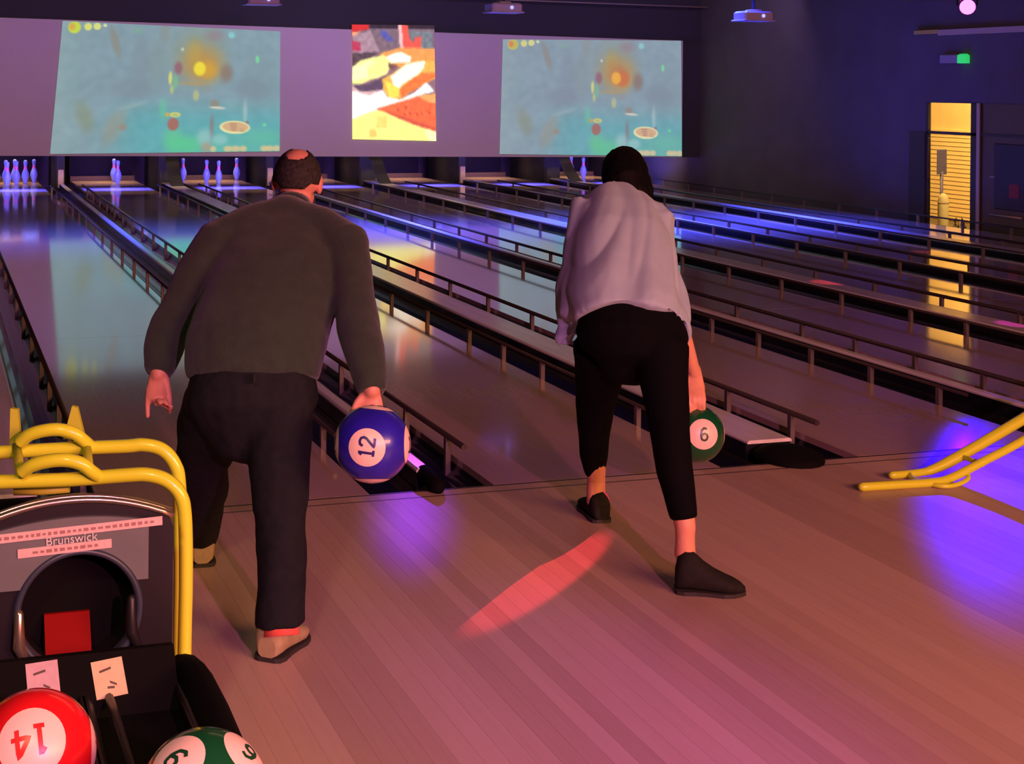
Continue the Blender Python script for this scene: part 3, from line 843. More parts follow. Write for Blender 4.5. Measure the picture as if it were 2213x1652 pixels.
tc = (CAM - cw).normalized(); rr_ = V((0, 0, 1)).cross(tc).normalized(); uu = tc.cross(rr_).normalized()
bowling_ball('bowling_ball', cw, .108, M_GRNB, M_DISCG, '6', [(rr_ * .30 + tc * .95, uu), (rr_ * .95 - tc * .3, uu), (-rr_, uu), (-tc, uu)],
             'green and white bowling ball low in the woman\'s hand', disc=.54)

# ------------------------------------------------------------------ ball return
BR = V((-1.66, -2.37, 0))
t = thing('ball_return', (BR.x, BR.y, 0), 'black ball return with a grey arched front and round opening', 'ball return')
hood = MB()
ox, oz, orad = BR.x + .012,   .474, .130                               # opening
front, hw_ = -2.37, .222
# arched outline of the hood
out = [(BR.x - hw_, 0.02), (BR.x + hw_, 0.02)]
arch = [(BR.x + hw_ - 2 * hw_ * k / 16, .668 + .050 * (1 - ((k - 8) / 8) ** 2)) for k in range(17)]
outline = out + arch
# front plate with the round hole: ring between outline and circle
K = 64


def ray_to_outline(a):
    dx, dz = cos(a), sin(a); best = None; n_ = len(outline)
    for i in range(n_):
        (x1, z1), (x2, z2) = outline[i], outline[(i + 1) % n_]
        ex, ez = x2 - x1, z2 - z1; den = dx * ez - dz * ex
        if abs(den) < 1e-9: continue
        s_ = ((x1 - ox) * ez - (z1 - oz) * ex) / den; q = ((x1 - ox) * dz - (z1 - oz) * dx) / den
        if s_ > 0 and -1e-6 <= q <= 1 + 1e-6 and (best is None or s_ < best): best = s_
    return best


angs = [2 * pi * j / K for j in range(K)]
oi = [(ox + cos(a) * ray_to_outline(a), oz + sin(a) * ray_to_outline(a)) for a in angs]
ci = [(ox + cos(a) * orad, oz + sin(a) * orad) for a in angs]
dep = .13
hood.rings([[V((x, front + dep, z * .93)) for x, z in oi], [V((x, front, z)) for x, z in oi], [V((x, front, z)) for x, z in ci], [V((x, front + .115, z)) for x, z in ci]], cap=True, smooth=False)
obj('hood_shell', hood, M_HOOD, t, BR)
# grey panel around the upper half of the opening
gp = MB(); rg_o, rg_i = [], []
for k in range(49):
    a = radians(-4 + 188 * k / 48)
    q = ray_to_outline(a)
    x, z = ox + cos(a) * q, oz + sin(a) * q
    x = min(max(x, BR.x - .195), BR.x + .165); z = min(z, .672 + .034 * (1 - ((x - BR.x) / hw_) ** 2) - .02)
    z = max(z, .535)
    r_in = orad + .012
    xi, zi = ox + cos(a) * r_in, oz + sin(a) * r_in
    if zi < .535:
        zi = .535; xi = ox + (1 if cos(a) > 0 else -1) * math.sqrt(max(0, r_in ** 2 - (zi - oz) ** 2))
    rg_o.append((x, z)); rg_i.append((xi, zi))
gp.rings([[V((x, front - .010, z)) for x, z in rg_i], [V((x, front - .010, z)) for x, z in rg_o], [V((x, front, z)) for x, z in rg_o], [V((x, front, z)) for x, z in rg_i]], closed=False, cap=False, smooth=False)
obj('grey_front_panel', gp, M_GREY, t, BR)
rn = MB()
rn.rings([[V((ox + cos(a) * r_, y_, oz + sin(a) * r_)) for a in angs] for r_, y_ in ((orad + .013, front), (orad + .011, front - .012), (orad + .002, front - .016), (orad - .004, front - .004), (orad - .004, front + .02))], cap=False)
obj('opening_ring', rn, M_NAVY, t, BR)
tr = MB().tube([(x, front + .0, z + .004) for x, z in arch], .0075, k=8)
obj('chrome_trim', tr, M_CHROME, t, BR)
tr = MB().tube([(x, front + .022, z + .006) for x, z in arch], .007, k=8)
obj('top_bead', tr, M_CHROME, t, BR)
obj('opening_back', MB().tube([(ox, front + .108, oz), (ox, front + .116, oz)], orad + .004, k=30), M_RUB, t, BR)
obj('red_flap', MB().prism([(.095, .0), (.105, .0), (.055, -.09), (.03, -.09)], 'x', -.05, .052), M_REDF, t).location = (ox - BR.x - .018, 0, oz - .035)
for sx, zz in ((-.13, -.04), (.115, -.03)):
    o_ = MB().tube([(ox + sx, front - .012, oz + zz + .05), (ox + sx, front - .020, oz + zz - .02), (ox + sx + .02, front - .02, oz + zz - .07)], [.010, .014, .008], k=10, round_ends=True)
    obj('roller_bracket', o_, M_CHROME if sx < 0 else M_HOOD, t, BR)


def tape(x0, x1, z0, z1, tilt, name, m, th=.0015, y=front - .0125):
    mb = MB().box(x0, x1, y - th, y, z0, z1)
    cx_, cz_ = (x0 + x1) / 2, (z0 + z1) / 2
    mb.v = [V((cx_ + (p.x - cx_) * cos(tilt) - (p.z - cz_) * sin(tilt), p.y, cz_ + (p.x - cx_) * sin(tilt) + (p.z - cz_) * cos(tilt))) for p in mb.v]
    return obj(name, mb, m, t, BR)


tape(BR.x - .215, BR.x + .195,   .648, .668, .035, 'label_tape', M_LABEL)
tape(BR.x - .122, BR.x + .082, .610, .630, .035, 'label_tape', M_LABEL)
for (xa, xb, zc) in ((-.19, .18, .658), (-.09, .05, .620)):             # unreadable print on the tapes
    x = xa
    while x < xb:
        wd = random.uniform(.006, .012); zz = zc + .035 * (x + .01)
        y_ = front - .0146; h_ = random.uniform(.0025, .0042)
        obj('tape_print', MB().quad((BR.x + x, y_, zz - h_), (BR.x + x + wd, y_, zz - h_ + .0003), (BR.x + x + wd, y_, zz + h_), (BR.x + x, y_, zz + h_)), M_INK, t, BR); x += wd + .005
fc = bpy.data.curves.new('maker_lettering', 'FONT'); fc.body = 'Brunswick'; fc.size = .027; fc.extrude = .0012; fc.align_x = 'CENTER'; fc.align_y = 'CENTER'
tmp = bpy.data.objects.new('tmp', fc); COL.objects.link(tmp)
dg = bpy.context.evaluated_depsgraph_get(); fm = bpy.data.meshes.new_from_object(tmp.evaluated_get(dg)); bpy.data.objects.remove(tmp)
fm.materials.clear(); fm.materials.append(M_LETTER)
o = link('maker_lettering', fm, t, (-.006, -.0125, .6395)); o.rotation_euler = (pi / 2, -.035, 0)

# ball rack in front of the hood
rk = thing('ball_rack', (-1.66, -2.95, 0), 'black ball rack holding the red and green bowling balls', 'ball rack')
off = V((-1.66, -2.95, 0))
yF, yB = -3.9, -2.40
obj('rack_base', MB().bev(-1.92, -1.40, yF, yB, 0.0, .335, .03), M_RUB, rk, off)
for sx in (-1.90, -1.42):                                              # rounded side walls
    sdw = MB()
    rings_ = []
    for y_, z_ in ((yB + .015, .36), (-2.5, .40), (-2.62, .428), (-2.8, .436), (-3.0, .425), (-3.3, .40), (yF, .38)):
        rings_.append([V((sx + .045 * cos(a), y_, .30 + (z_ - .30) * max(0, sin(a)) - .02 * (sin(a) < 0))) for a in [2 * pi * j / 14 for j in range(14)]])
    sdw.rings(rings_)
    obj('rack_side_wall', sdw, M_RUB, rk, off)
for x_ in (-1.858, -1.712, -1.605, -1.459):                            # rails the balls rest on
    obj('ball_track', MB().tube([(x_, yF + .1, .385), (x_, -2.7, .372), (x_, -2.55, .36)], .010, k=8), M_HOOD, rk, off)
rz = MB().prism([(-2.62, .335), (-2.50, .335), (-2.50, .432), (-2.53, .437)], 'x', -1.86, -1.46)
obj('track_riser', rz, M_RUB, rk, off)
obj('centre_ridge', MB().bev(-1.676, -1.640, yF + .05, -2.55, .335, .372, .01), M_HOOD, rk, off)


def slip(u, v, wd, ht, rot, m, name):
    """paper slip lying on the sloping face of the riser"""
    n_ = V((0, -.105, .09)).normalized(); n_ = V((0, -.75, .66)).normalized()
    ex = V((1, 0, 0)); ez = n_.cross(ex) * -1
    c = P(u, v, 3.11)
    f = .5
    # project centre on the riser face
    p0 = V((0, -2.53, .437)); e1 = V((0, -.09, -.102)).normalized(); nn = V((0, e1.z, -e1.y)).normalized()
    if nn.y > 0: nn = -nn
    rd = (c - CAM).normalized(); s_ = (p0 - CAM).dot(nn) / rd.dot(nn); c = CAM + rd * s_
    a = ex * cos(rot) + e1 * sin(rot); b = -ex * sin(rot) + e1 * cos(rot)
    mb = MB(); q = []
    for sx, sz in ((-1, -1), (1, -1), (1, 1), (-1, 1)): q.append(c + a * (sx * wd / 2) + b * (sz * ht / 2) + nn * .0015)
    mb.rings([q, [p + nn * .001 for p in q]], smooth=False)
    o_ = obj(name, mb, m, rk, off)
    mb = MB()
    for (x1, y1, x2, y2) in ((-.28, -.2, .1, -.26), (0, .1, .2, .2), (-.1, .24, .12, .26)):
        pa = c + a * (x1 * wd) + b * (y1 * ht) + nn * .003; pb = c + a * (x2 * wd) + b * (y2 * ht) + nn * .003; w_ = b * .0025
        mb.quad(pa - w_, pb - w_, pb + w_, pa + w_)
    o2 = obj('pencil_mark', mb, M_PENCIL, o_); o2.location = -off
    return o_


slip(93, 1474, .066, .082, -.05, M_PAPER2, 'paper_slip')
slip(236, 1467, .066, .080, -.10, M_PAPER, 'paper_slip')


# ------------------------------------------------------------------ yellow ramps
def smooth_path(pts, n=6):
    pts = [V(p) for p in pts]; out = []
    for i in range(len(pts) - 1):
        p0, p1, p2, p3 = pts[max(0, i - 1)], pts[i], pts[i + 1], pts[min(len(pts) - 1, i + 2)]
        for k in range(n):
            s_ = k / n
            out.append(.5 * ((2 * p1) + (p2 - p0) * s_ + (2 * p0 - 5 * p1 + 4 * p2 - p3) * s_ ** 2 + (3 * p1 - p0 - 3 * p2 + p3) * s_ ** 3))
    return out + [pts[-1]]


Df, Db = 3.50, 3.66
T = .0168
t = thing('bowling_ramp', (-1.6, -2.15, 0), 'yellow tubular bowling ramp parked upright behind the ball return', 'bowling ramp')
off = V((-1.6, -2.15, 0))
fr = [P(-150, 1050, Df), P(0, 1042, Df), P(150, 1037, Df), P(270, 1028, Df), P(320, 1027, Df), P(362, 1040, Df), P(390, 1070, Df), P(400, 1120, Df), P(402, 1250, Df), P(399, 1400, Df), P(396, 1660, Df - .0)]
obj('front_hoop_tube', MB().tube(smooth_path(fr), T, k=12), M_YEL, t, off)
bk = [P(-150, 988, Db), P(0, 978, Db), P(150, 970, Db), P(270, 965, Db), P(310, 962, Db), P(350, 972, Db), P(377, 1002, Db), P(388, 1050, Db), P(390, 1200, Db), P(388, 1400, Db), P(386, 1600, Db)]
obj('back_hoop_tube', MB().tube(smooth_path(bk), T, k=12), M_YEL, t, off)
fa = [P(46, 1022, Df - .02), P(70, 1006, Df - .03), P(105, 997, Df - .035), P(142, 995, Df - .035), P(176, 1003, Df - .03), P(198, 1020, Df - .02), P(214, 1032, Df)]
obj('front_saddle_arch', MB().tube(smooth_path(fa), T * .95, k=12), M_YEL, t, off)
ba = [P(42, 957, Db - .02), P(64, 940, Db - .03), P(95, 931, Db - .035), P(128, 929, Db - .035), P(160, 937, Db - .03), P(180, 952, Db - .02), P(196, 966, Db)]
obj('back_saddle_arch', MB().tube(smooth_path(ba), T * .95, k=12), M_YEL, t, off)
for (u0, v0, u1, v1) in ((36, 965, 47, 1045), (186, 960, 196, 1040)):
    obj('cross_link', MB().tube([P(u0, v0, Db), P((u0 + u1) / 2, (v0 + v1) / 2, (Df + Db) / 2), P(u1, v1, Df)], .012, k=8), M_YELD, t, off)
for poly in ([(24, 882), (40, 884), (46, 950), (22, 960)], [(157, 877), (168, 880), (184, 945), (138, 948)]):
    pf = [P(u, v, Db + .05) for u, v in poly]; n_ = (pf[1] - pf[0]).cross(pf[2] - pf[1]).normalized() * .008
    obj('fin_plate', MB().rings([[p - n_ for p in pf], [p + n_ for p in pf]], smooth=False), M_YELD, t, off)
lo = [P(30, 1062, Df + .05), P(90, 1062, Df + .05), P(150, 1056, Df + .05)]
obj('lower_brace', MB().tube(lo, .010, k=8), M_YELD, t, off)
# matching hoop legs out of the picture, so the ramp really stands
for D_, vv in ((Df, 1050), (Db, 988)):
    a = P(-150, vv, D_)
    obj('hoop_leg', MB().tube(smooth_path([a, a + V((-.06, 0, -.03)), a + V((-.09, 0, -.10)), V((a.x - .09, a.y, 0.012))]), T, k=12), M_YEL, t, off)

t = thing('bowling_ramp', (2.2, -.48, 0), 'yellow tubular bowling ramp lying on the approach by the blue light', 'bowling ramp')
off = V((2.2, -.48, 0))
yb, yf_ = -.385, -.530
obj('ramp_rail', MB().tube(smooth_path([(1.935, yb, .017), (2.06, yb, .018), (2.15, yb, .030), (2.30, yb, .085), (2.62, yb, .222), (3.3, yb, .52), (3.45, yb, .60)]), [.0165] * 10 + [.019, .020, .021, .022, .023, .024] + [.025] * 21, k=12, round_ends=True), M_YEL, t, off)
obj('ramp_rail', MB().tube(smooth_path([(1.70, yf_ + .02, .017), (1.86, yf_ + .01, .017), (2.02, yf_, .018), (2.12, yf_, .030), (2.30, yf_, .095), (2.52, yf_, .178), (3.3, yf_, .50), (3.45, yf_, .58)]), .0185, k=12, round_ends=True), M_YEL, t, off)
obj('ramp_loop', MB().tube(smooth_path([(2.02, yb, .020), (2.00, yb - .06, .012), (2.03, yf_ - .03, .012), (2.10, yf_ - .05, .014), (2.18, yf_ - .03, .03), (2.20, yf_ + .01, .05)]), .010, k=10), M_YEL, t, off)
for x_, z_ in ((2.28, .075), (2.95, .355)):
    obj('ramp_crossbar', MB().tube([(x_, yb, z_), (x_, yf_, z_)], .011, k=8), M_YEL, t, off)
for y_ in (yb, yf_):
    obj('ramp_leg', MB().tube([(3.2, y_, .46), (3.34, y_, 0.012)], .0165, k=10), M_YEL, t, off)
obj('ramp_foot_bar', MB().tube([(3.34, yb, .016), (3.34, yf_, .016)], .015, k=8), M_YEL, t, off)


# ------------------------------------------------------------------ people
def remeshed(name, mb, voxel, mats, smooth=6, parent=None, off=None, fn=None):
    import bmesh
    if off is not None: mb.v = [p - off for p in mb.v]
    me = mb.mesh(name + '_src', mats if not isinstance(mats, (list, tuple)) else mats[0])
    o = bpy.data.objects.new('tmp_src', me); COL.objects.link(o)
    m = o.modifiers.new('r', 'REMESH'); m.mode = 'VOXEL'; m.voxel_size = voxel; m.use_smooth_shade = True
    s_ = o.modifiers.new('s', 'SMOOTH'); s_.factor = .5; s_.iterations = smooth
    dg = bpy.context.evaluated_depsgraph_get()
    new = bpy.data.meshes.new_from_object(o.evaluated_get(dg)); new.name = name
    bpy.data.objects.remove(o); bpy.data.meshes.remove(me)
    new.materials.clear()
    for q in (mats if isinstance(mats, (list, tuple)) else [mats]): new.materials.append(q)
    if fn:
        co = [v.co.copy() for v in new.vertices]; no = [v.normal.copy() for v in new.vertices]
        for v, c, n_ in zip(new.vertices, co, no): v.co = c + n_ * fn(c + (off or V((0, 0, 0))))
    new.polygons.foreach_set('use_smooth', [True] * len(new.polygons)); new.update()
    return link(name, new, parent)


def head(mb, c, fw, up):
    fw = V(fw).normalized(); rt = fw.cross(V(up)).normalized(); up = rt.cross(fw).normalized(); ax = (rt, fw, up)
    mb.ellipsoid(c + up * .022 - fw * .012, ax, (.074, .094, .088))
    mb.ellipsoid(c - up * .045 + fw * .028, ax, (.056, .062, .064))
    mb.ellipsoid(c - up * .088 + fw * .060, ax, (.026, .026, .022))
    mb.tube([c + fw * .086 + up * .022, c + fw * .100, c + fw * .110 - up * .020], [.008, .011, .013], k=8, round_ends=True)
    mb.ellipsoid(c + fw * .088 - up * .050, ax, (.022, .010, .007)); mb.ellipsoid(c + fw * .086 - up * .061, ax, (.018, .010, .007))
    mb.ellipsoid(c + fw * .076 + up * .030, ax, (.048, .014, .010))
    for s_ in (-1, 1):
        mb.ellipsoid(c + rt * (s_ * .077) - fw * .006 - up * .006, ax, (.011, .022, .033), k=12, n=8)
    return ax


def hand(mb, wr_, d, side, n_, curls, spread=.0, thumb=(.7, .6), scale=1.):
    """wr_: wrist; d: toward the fingers; side: toward the thumb; n_: palm normal; curls: bend per finger from thumb side"""
    d, side, n_ = V(d).normalized(), V(side).normalized(), V(n_).normalized()
    mb.tube([wr_ - d * .02, wr_ + d * .02 * scale, wr_ + d * .06 * scale, wr_ + d * .088 * scale], [(.027 * scale, .020), (.034 * scale, .018), (.041 * scale, .017), (.040 * scale, .014)], k=14, ref=side, round_ends=True)
    for i, (so, ln) in enumerate(((.030, .074), (.010, .082), (-.010, .076), (-.030, .060))):
        p = wr_ + d * (.084 * scale) + side * (so * scale); q = (d + side * (spread * (1.5 - i) / 1.5)).normalized(); pts = [p - q * .02, p]
        seg = [ln * .45 * scale, ln * .32 * scale, ln * .25 * scale]; cc = curls[i]
        for k in range(3):
            ang = cc * (.9 if k == 0 else 1.1)
            ax_ = q.cross(n_).normalized(); q = Matrix.Rotation(ang, 3, ax_) @ q; p = p + q * seg[k]; pts.append(p)
        mb.tube(pts, [.0098, .0100, .0092, .0085, .0078], k=10, ref=side, round_ends=True)
    p = wr_ + d * .02 * scale + side * .022 * scale; q = (d * thumb[0] + side * thumb[1] + n_ * .25).normalized()
    mb.tube([p, p + q * .04 * scale, p + q * .062 * scale + d * .012, p + q * .078 * scale + d * .030], [.015, .012, .0105, .0088], k=10, ref=n_, round_ends=True)


def shoe(parent, off, heel, toe, wid, hgt, m_up, m_sole, name='shoe', lift=0.):
    heel, toe = V(heel), V(toe); L = (toe - heel).length; d = (toe - heel) / L
    rt = d.cross(V((0, 0, 1))).normalized(); up = rt.cross(d)
    prof_ = [(-.02, .55, .55), (.02, .80, .85), (.12, .92, 1.0), (.26, .90, .96), (.40, .92, .74), (.55, 1.0, .56), (.70, 1.04, .43), (.83, .90, .34), (.94, .58, .24), (1.01, .24, .13)]
    rings_ = []
    for s_, w_, h_ in prof_:
        c = heel + d * (s_ * L); ring = []
        for j in range(16):
            a = 2 * pi * j / 16
            x = cos(a) * wid / 2 * w_; z = (sin(a) * .5 + .5) * hgt * h_
            if sin(a) < 0: z *= .55
            ring.append(c + rt * x + up * (z + .010))
        rings_.append(ring)
    o_ = obj(name, MB().rings(rings_), m_up, parent, off)
    so = []
    for s_, w_ in ((-.03, .5), (.0, .8), (.1, .95), (.3, .88), (.5, .94), (.68, 1.08), (.83, .95), (.95, .58), (1.02, .2)):
        c = heel + d * (s_ * L); ww = wid / 2 * w_ * 1.04
        so.append([c + rt * ww + up * .0, c + rt * ww + up * .013, c - rt * ww + up * .013, c - rt * ww + up * .0])
    obj('shoe_sole', MB().rings(so, smooth=False), m_sole, o_, off)
    return o_


def folds(sc, amp, seed, stretch=(1, 1, 1)):
    return lambda c: amp * noise.noise(V((c.x * sc * stretch[0] + seed, c.y * sc * stretch[1], c.z * sc * stretch[2]))) + .3 * amp * noise.noise(V((c.x * sc * 3, c.y * sc * 3 + seed, c.z * sc * 2.2)))


def eyes(parent, off, c, ax):
    for s_ in (-1, 1):
        obj('eye', MB().ellipsoid(c + ax[0] * (s_ * .031) + ax[1] * .078 + ax[2] * .014, ax, (.013, .011, .010), k=12, n=8), M_EYE, parent, off)


# ---- the man
MO = V((-1.03, -1.2, 0))
man = thing('person', MO, 'man in a brown sweater and dark jeans swinging the blue bowling ball', 'person')
side = RT
hd = P(643, 396, 4.95) + V((0, 0, .004))
hip_r, knee_r, ank_r = P(606, 850, 4.42), P(607, 1085, 4.33), P(607, 1335, 4.27)
hip_l, knee_l, ank_l = P(472, 850, 4.50), P(436, 1005, 4.72), P(430, 1150, 5.12)
sh_r, el_r, wr_r = P(752, 530, 4.72), P(774, 695, 4.52), P(803, 842, 4.32)
sh_l, el_l, wr_l = P(468, 530, 4.74), P(372, 700, 4.64), P(343, 806, 4.55)
mb = MB()
ax = head(mb, hd, V((.42, 1, -.16)), V((.18, .30, 1)))
mb.tube([P(625, 500, 4.84), P(634, 455, 4.90), hd - ax[2] * .05 - ax[1] * .02], [.075, .060, .058], k=14, round_ends=True)
mb.tube([P(545, 850, 4.45), P(550, 760, 4.5), P(585, 640, 4.64), P(608, 545, 4.76), P(618, 500, 4.82)], [(.165, .11), (.17, .12), (.17, .11), (.16, .10), (.10, .08)], k=18, ref=side, round_ends=True)
for a, b, c in ((sh_r, el_r, wr_r), (sh_l, el_l, wr_l)):
    mb.tube([P(610, 545, 4.76), a, (a + b) / 2, b, (b + c) / 2, c], [.06, .055, .046, .042, .036, .028], k=12, round_ends=True)
hand(mb, wr_l, V((-.06, .05, -1)), side, V((.2, -1, 0)), (.75, 1.25, 1.25, .12), thumb=(1.0, .25), scale=.92)
hand(mb, wr_r + V((0, .01, -.0)), (P(808, 905, 4.30) - wr_r), -side, V((0, -.75, -.35)), (.45, .5, .5, .45), spread=.35, thumb=(.6, .8), scale=.85)
for a, b, c in ((hip_r, knee_r, ank_r), (hip_l, knee_l, ank_l)):
    mb.tube([a + V((0, 0, .03)), (a + b) / 2, b, (b * .6 + c * .4), c, V((c.x, c.y + .02, c.z - .05))], [.062, .060, .050, .046, .036, .034], k=14, round_ends=True)
remeshed('body', mb, .0052, M_SKIN, 4, man, MO)
eyes(man, MO, hd, ax)
# short hair round a bald crown
hm = MB(); K, N = 84, 52
hv = {}
for i in range(N + 1):
    for j in range(K):
        th = pi * i / N; ph = 2 * pi * j / K
        dloc = V((sin(th) * cos(ph), sin(th) * sin(ph), cos(th)))       # right, forward, up
        bald = (dloc - V((.02, -.50, .86)).normalized()).length
        front_cut = dloc.y > .30 or (dloc.y > -.1 and dloc.z > .62)
        low = dloc.z < -.50 + .22 * sstep(.45, .8, abs(dloc.x))
        if bald + .05 * noise.noise(dloc * 7) < .47 or front_cut or low: continue
        hv[(i, j)] = len(hm.v)
        rr2 = 1.055 + .012 * noise.noise(dloc * 9)
        hm.v.append(hd + ax[2] * .016 - ax[1] * .012 + ax[0] * (dloc.x * .076 * rr2) + ax[1] * (dloc.y * .096 * rr2) + ax[2] * (dloc.z * .092 * rr2))
for i in range(N):
    for j in range(K):
        q = [(i, j), (i + 1, j), (i + 1, (j + 1) % K), (i, (j + 1) % K)]
        if all(k in hv for k in q): hm.face([hv[k] for k in q], 0, True)
ho = obj('hair', hm, M_HAIR, man, MO)
so_ = ho.modifiers.new('thick', 'SOLIDIFY'); so_.thickness = .008; so_.offset = -1
# sweater
mb = MB()
mb.tube([P(548, 822, 4.46), P(549, 800, 4.47), P(551, 755, 4.51), P(566, 700, 4.58), P(585, 640, 4.64), P(602, 575, 4.73), P(611, 520, 4.80), P(622, 480, 4.85), P(630, 452, 4.89)],
        [(.200, .155), (.208, .162), (.213, .168), (.214, .166), (.218, .156), (.222, .145), (.190, .125), (.120, .095), (.076, .075)], k=26, ref=side)
mb.tube([P(520, 545, 4.78), sh_l, P(418, 610, 4.69), el_l, P(352, 762, 4.59), P(345, 800, 4.56), wr_l + V((0, 0, -.006))], [.085, .084, .070, .066, .062, .050, .041], k=16, round_ends=False)
mb.tube([P(690, 545, 4.77), sh_r, P(766, 610, 4.62), el_r, P(786, 755, 4.42), P(797, 815, 4.35), wr_r + V((0, 0, -.01))], [.085, .080, .066, .066, .064, .052, .045], k=16, round_ends=False)
mb.tube([sh_l, P(540, 500, 4.80), P(622, 475, 4.83), P(690, 500, 4.79), sh_r], [.075, .085, .085, .082, .074], k=16, round_ends=True)
remeshed('sweater', mb, .011, M_SWEAT, 5, man, MO, folds(7, .010, 3, (1, 1, .8)))
mb = MB().tube([P(627, 462, 4.87), P(634, 444, 4.91)], [(.074, .072), (.064, .064)], k=24, ref=side)
obj('collar', mb, M_SWEAT, man, MO)
# jeans
mb = MB()
mb.tube([P(548, 800, 4.47), P(546, 830, 4.46), P(545, 870, 4.45), P(548, 915, 4.45)], [(.188, .145), (.198, .155), (.205, .155), (.17, .12)], k=22, ref=side, round_ends=True)
mb.tube([P(603, 862, 4.43), P(604, 940, 4.40), P(604, 1010, 4.37), knee_r, P(608, 1180, 4.30), P(607, 1270, 4.28), P(606, 1325, 4.27), P(608, 1352, 4.265)], [.108, .103, .093, .083, .076, .072, .073, .076], k=18)
mb.tube([P(476, 862, 4.49), P(462, 920, 4.58), P(446, 965, 4.66), knee_l, P(438, 1060, 4.86), P(434, 1110, 5.0), P(431, 1150, 5.1), P(430, 1168, 5.15)], [.112, .110, .096, .086, .080, .075, .068, .064], k=18)
remeshed('jeans', mb, .011, M_JEAN, 4, man, MO, folds(11, .007, 9, (1, 1, .6)))
lp = P(550, 818, 4.285)
obj('belt_loop', MB().box(lp.x - .006, lp.x + .006, lp.y - .004, lp.y + .004, lp.z - .012, lp.z + .016), M_JEAN, man, MO)
hl = P(598, 1424, 4.25); hl.z = 0
shoe(man, MO, (hl.x - .03, hl.y - .01, .0), (hl.x + .115, hl.y + .17, 0), .100, .115, M_TANSH, M_SOLE)
obj('sock', MB().tube([P(607, 1320, 4.27), P(608, 1352, 4.25), P(609, 1375, 4.24)], [.046, .049, .052], k=14), M_SOCK, man, MO)
hl = V((ank_l.x, ank_l.y - .02, 0))
shoe(man, MO, (hl.x - .0, hl.y - .05, 0), (hl.x + .03, hl.y + .24, 0), .100, .115, M_TANSH, M_SOLE)
obj('sock', MB().tube([P(431, 1140, 5.1), (hl.x, hl.y, .09), (hl.x, hl.y + .0, .05)], [.046, .047, .05], k=14), M_SOCK, man, MO)

# ---- the woman
WO = V((.42, -.95, 0))
wom = thing('person', WO, 'woman in a pale blouse and black leggings bending to release a ball', 'person')
hd = P(1349, 388, 5.80)
hip_r, knee_r, ank_r = P(1428, 745, 5.12), P(1446, 930, 4.97), P(1481, 1140, 4.88)
hip_l, knee_l, ank_l = P(1300, 745, 5.24), P(1286, 885, 5.50), P(1288, 1035, 5.66)
sh_r, el_r, wr_r = P(1425, 480, 5.60), P(1458, 660, 5.44), P(1500, 806, 5.56)
sh_l, el_l, wr_l = P(1262, 455, 5.60), P(1244, 600, 5.45), P(1290, 690, 5.86)
mb = MB()
ax = head(mb, hd, V((.30, .90, -.42)), V((.10, .5, 1)))
mb.tube([P(1338, 470, 5.62), P(1345, 430, 5.70), hd - ax[2] * .05 - ax[1] * .02], [.06, .048, .046], k=14, round_ends=True)
mb.tube([P(1365, 740, 5.18), P(1360, 660, 5.28), P(1350, 560, 5.42), P(1342, 480, 5.56)], [(.12, .07), (.12, .08), (.13, .08), (.11, .07)], k=18, ref=side, round_ends=True)
for a, b, c in ((sh_r, el_r, wr_r), (sh_l, el_l, wr_l)):
    mb.tube([P(1345, 480, 5.58), a, (a + b) / 2, b, (b + c) / 2, c], [.045, .040, .036, .033, .030, .025], k=12, round_ends=True)
hand(mb, wr_r, (P(1506, 900, 5.58) - wr_r), -side, V((0, -.2, -1)), (.35, .4, .4, .35), spread=.3, thumb=(.6, .8), scale=.95)
hand(mb, wr_l, V((.3, .5, -.6)), side, V((0, -1, -.4)), (.4, .45, .5, .5), scale=.9)
for a, b, c in ((hip_r, knee_r, ank_r), (hip_l, knee_l, ank_l)):
    mb.tube([a + V((0, 0, .02)), (a + b) / 2, b, (b * .6 + c * .4), c, V((c.x, c.y, c.z - .09))], [.055, .055, .048, .046, .035, .036], k=14, round_ends=True)
remeshed('body', mb, .0052, M_SKINW, 4, wom, WO)
eyes(wom, WO, hd, ax)
mb = MB()
mb.ellipsoid(hd + ax[2] * .016 - ax[1] * .026, ax, (.090, .106, .108)); mb.ellipsoid(hd - ax[2] * .06 - ax[1] * .06, ax, (.075, .06, .07))
mb.tube([hd + ax[2] * .05 - ax[1] * .07, P(1352, 395, 5.68), P(1370, 418, 5.66), P(1392, 432, 5.66), P(1414, 448, 5.66)], [.055, .078, .058, .036, .012], k=16, round_ends=True)
mb.tube([hd - ax[0] * .06 - ax[1] * .01, hd - ax[0] * .072 - ax[2] * .06, hd - ax[0] * .06 - ax[2] * .12], [.03, .026, .012], k=12, round_ends=True)
mb.tube([hd + ax[0] * .07 - ax[1] * .01, hd + ax[0] * .084 - ax[2] * .06 - ax[1] * .02, hd + ax[0] * .08 - ax[2] * .12 - ax[1] * .03], [.03, .028, .014], k=12, round_ends=True)
remeshed('hair', mb, .008, M_HAIRW, 3, wom, WO, folds(34, .006, 2, (1, 1, .35)))
obj('hair_clip', MB().ellipsoid(P(1321, 402, 5.63), ax, (.012, .010, .010), k=10, n=6), M_PROJ, wom, WO)
# blouse


def blouse_fold(c):
    q = (c.x - .42) * .85 - (c.z - .9) * .62                              # folds run diagonally across the back
    a = noise.noise(V((q * 7.5, c.y * 1.5, (c.x * .5 + c.z) * 1.1 + 4)))
    ridge = 1 - abs(noise.noise(V((q * 11 + 3, c.y * 1.2, (c.x * .6 + c.z) * 1.4)))) * 2.4
    hem = .012 * math.sin(c.x * 46 + 1.3) * sstep(.95, .78, c.z)
    return .024 * a - .017 * max(0, ridge) + hem


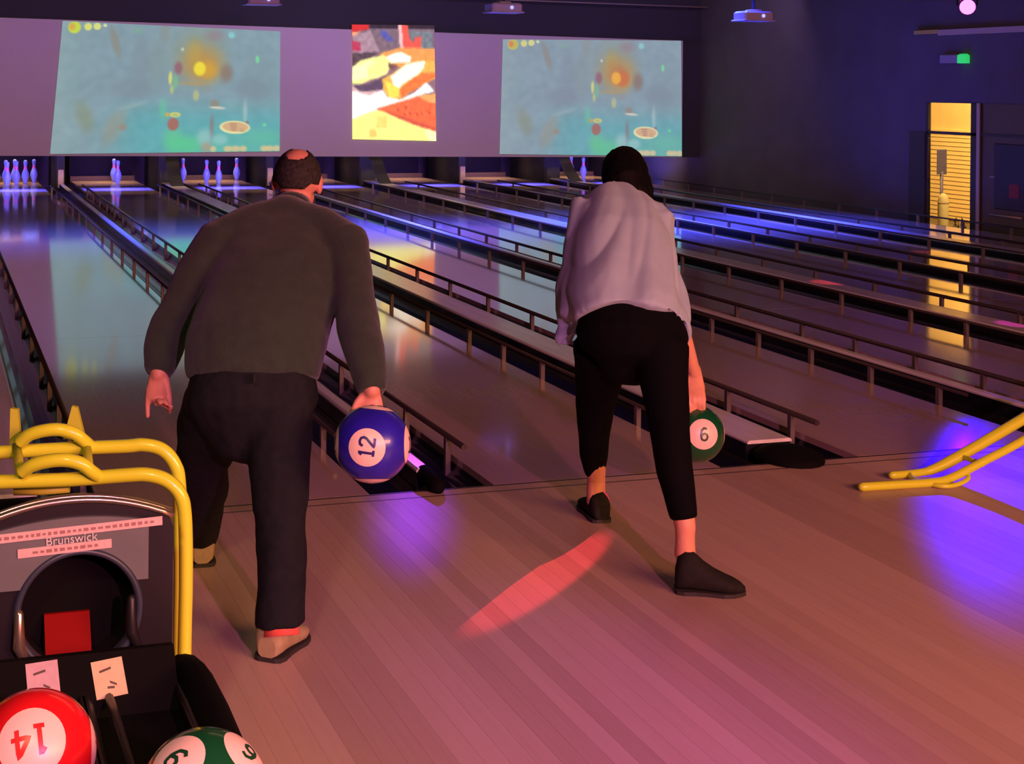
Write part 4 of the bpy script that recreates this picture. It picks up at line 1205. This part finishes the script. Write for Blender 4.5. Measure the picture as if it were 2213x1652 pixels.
mb = MB()
mb.tube([P(1366, 712, 5.17), P(1366, 690, 5.20), P(1353, 640, 5.28), P(1346, 580, 5.37), P(1340, 520, 5.46), P(1332, 470, 5.55), P(1330, 432, 5.62), P(1338, 412, 5.66)],
        [(.205, .165), (.208, .165), (.206, .165), (.200, .158), (.190, .148), (.168, .125), (.125, .095), (.070, .070)], k=26, ref=side)
mb.tube([P(1300, 470, 5.60), P(1262, 455, 5.58), P(1246, 520, 5.48), P(1238, 600, 5.40), P(1226, 680, 5.34), P(1218, 735, 5.30), P(1220, 757, 5.29)], [.075, .074, .062, .056, .046, .042, (.030, .020)], k=16, ref=side)
mb.tube([P(1290, 470, 5.54), P(1268, 540, 5.45), P(1262, 620, 5.36), P(1252, 690, 5.27), P(1238, 722, 5.25)], [.08, .085, .085, .072, .03], k=16, round_ends=True)
mb.tube([P(1400, 480, 5.58), sh_r, P(1438, 560, 5.50), P(1450, 640, 5.44), P(1462, 692, 5.34), P(1472, 712, 5.28), P(1482, 722, 5.26)], [.078, .084, .078, .070, .060, .046, .028], k=16)
mb.tube([P(1262, 455, 5.62), P(1335, 435, 5.64), P(1418, 470, 5.60)], [.066, .085, .068], k=16, round_ends=True)
remeshed('blouse', mb, .009, M_BLOUSE, 9, wom, WO,
         blouse_fold)
# leggings
mb = MB()
mb.tube([P(1366, 690, 5.20), P(1366, 725, 5.17), P(1364, 762, 5.16), P(1362, 785, 5.16)], [(.185, .14), (.200, .15), (.175, .13), (.12, .08)], k=22, ref=side, round_ends=True)
mb.tube([P(1427, 750, 5.12), P(1435, 830, 5.05), P(1444, 890, 5.0), P(1450, 950, 4.96), P(1459, 1020, 4.93), P(1470, 1080, 4.90), P(1478, 1122, 4.885)], [.100, .083, .074, .066, .062, .052, .046], k=18)
mb.tube([P(1299, 750, 5.24), P(1294, 820, 5.38), P(1286, 880, 5.50), P(1284, 930, 5.56), P(1284, 985, 5.62), P(1286, 1024, 5.66)], [.100, .085, .072, .062, .054, .040], k=18)
remeshed('leggings', mb, .010, M_LEG, 4, wom, WO, folds(12, .003, 4))
a = P(1462, 1268, 4.86); a.z = 0
b = P(1606, 1276, 4.83); b.z = 0
shoe(wom, WO, (a.x, a.y, 0), (b.x + .005, b.y + .0, 0), .10, .125, M_SHOEW, M_SOLE)
a = V((ank_l.x, ank_l.y - .055, 0))
shoe(wom, WO, a, a + V((.035, .235, 0)), .088, .105, M_SHOEW, M_SOLE)
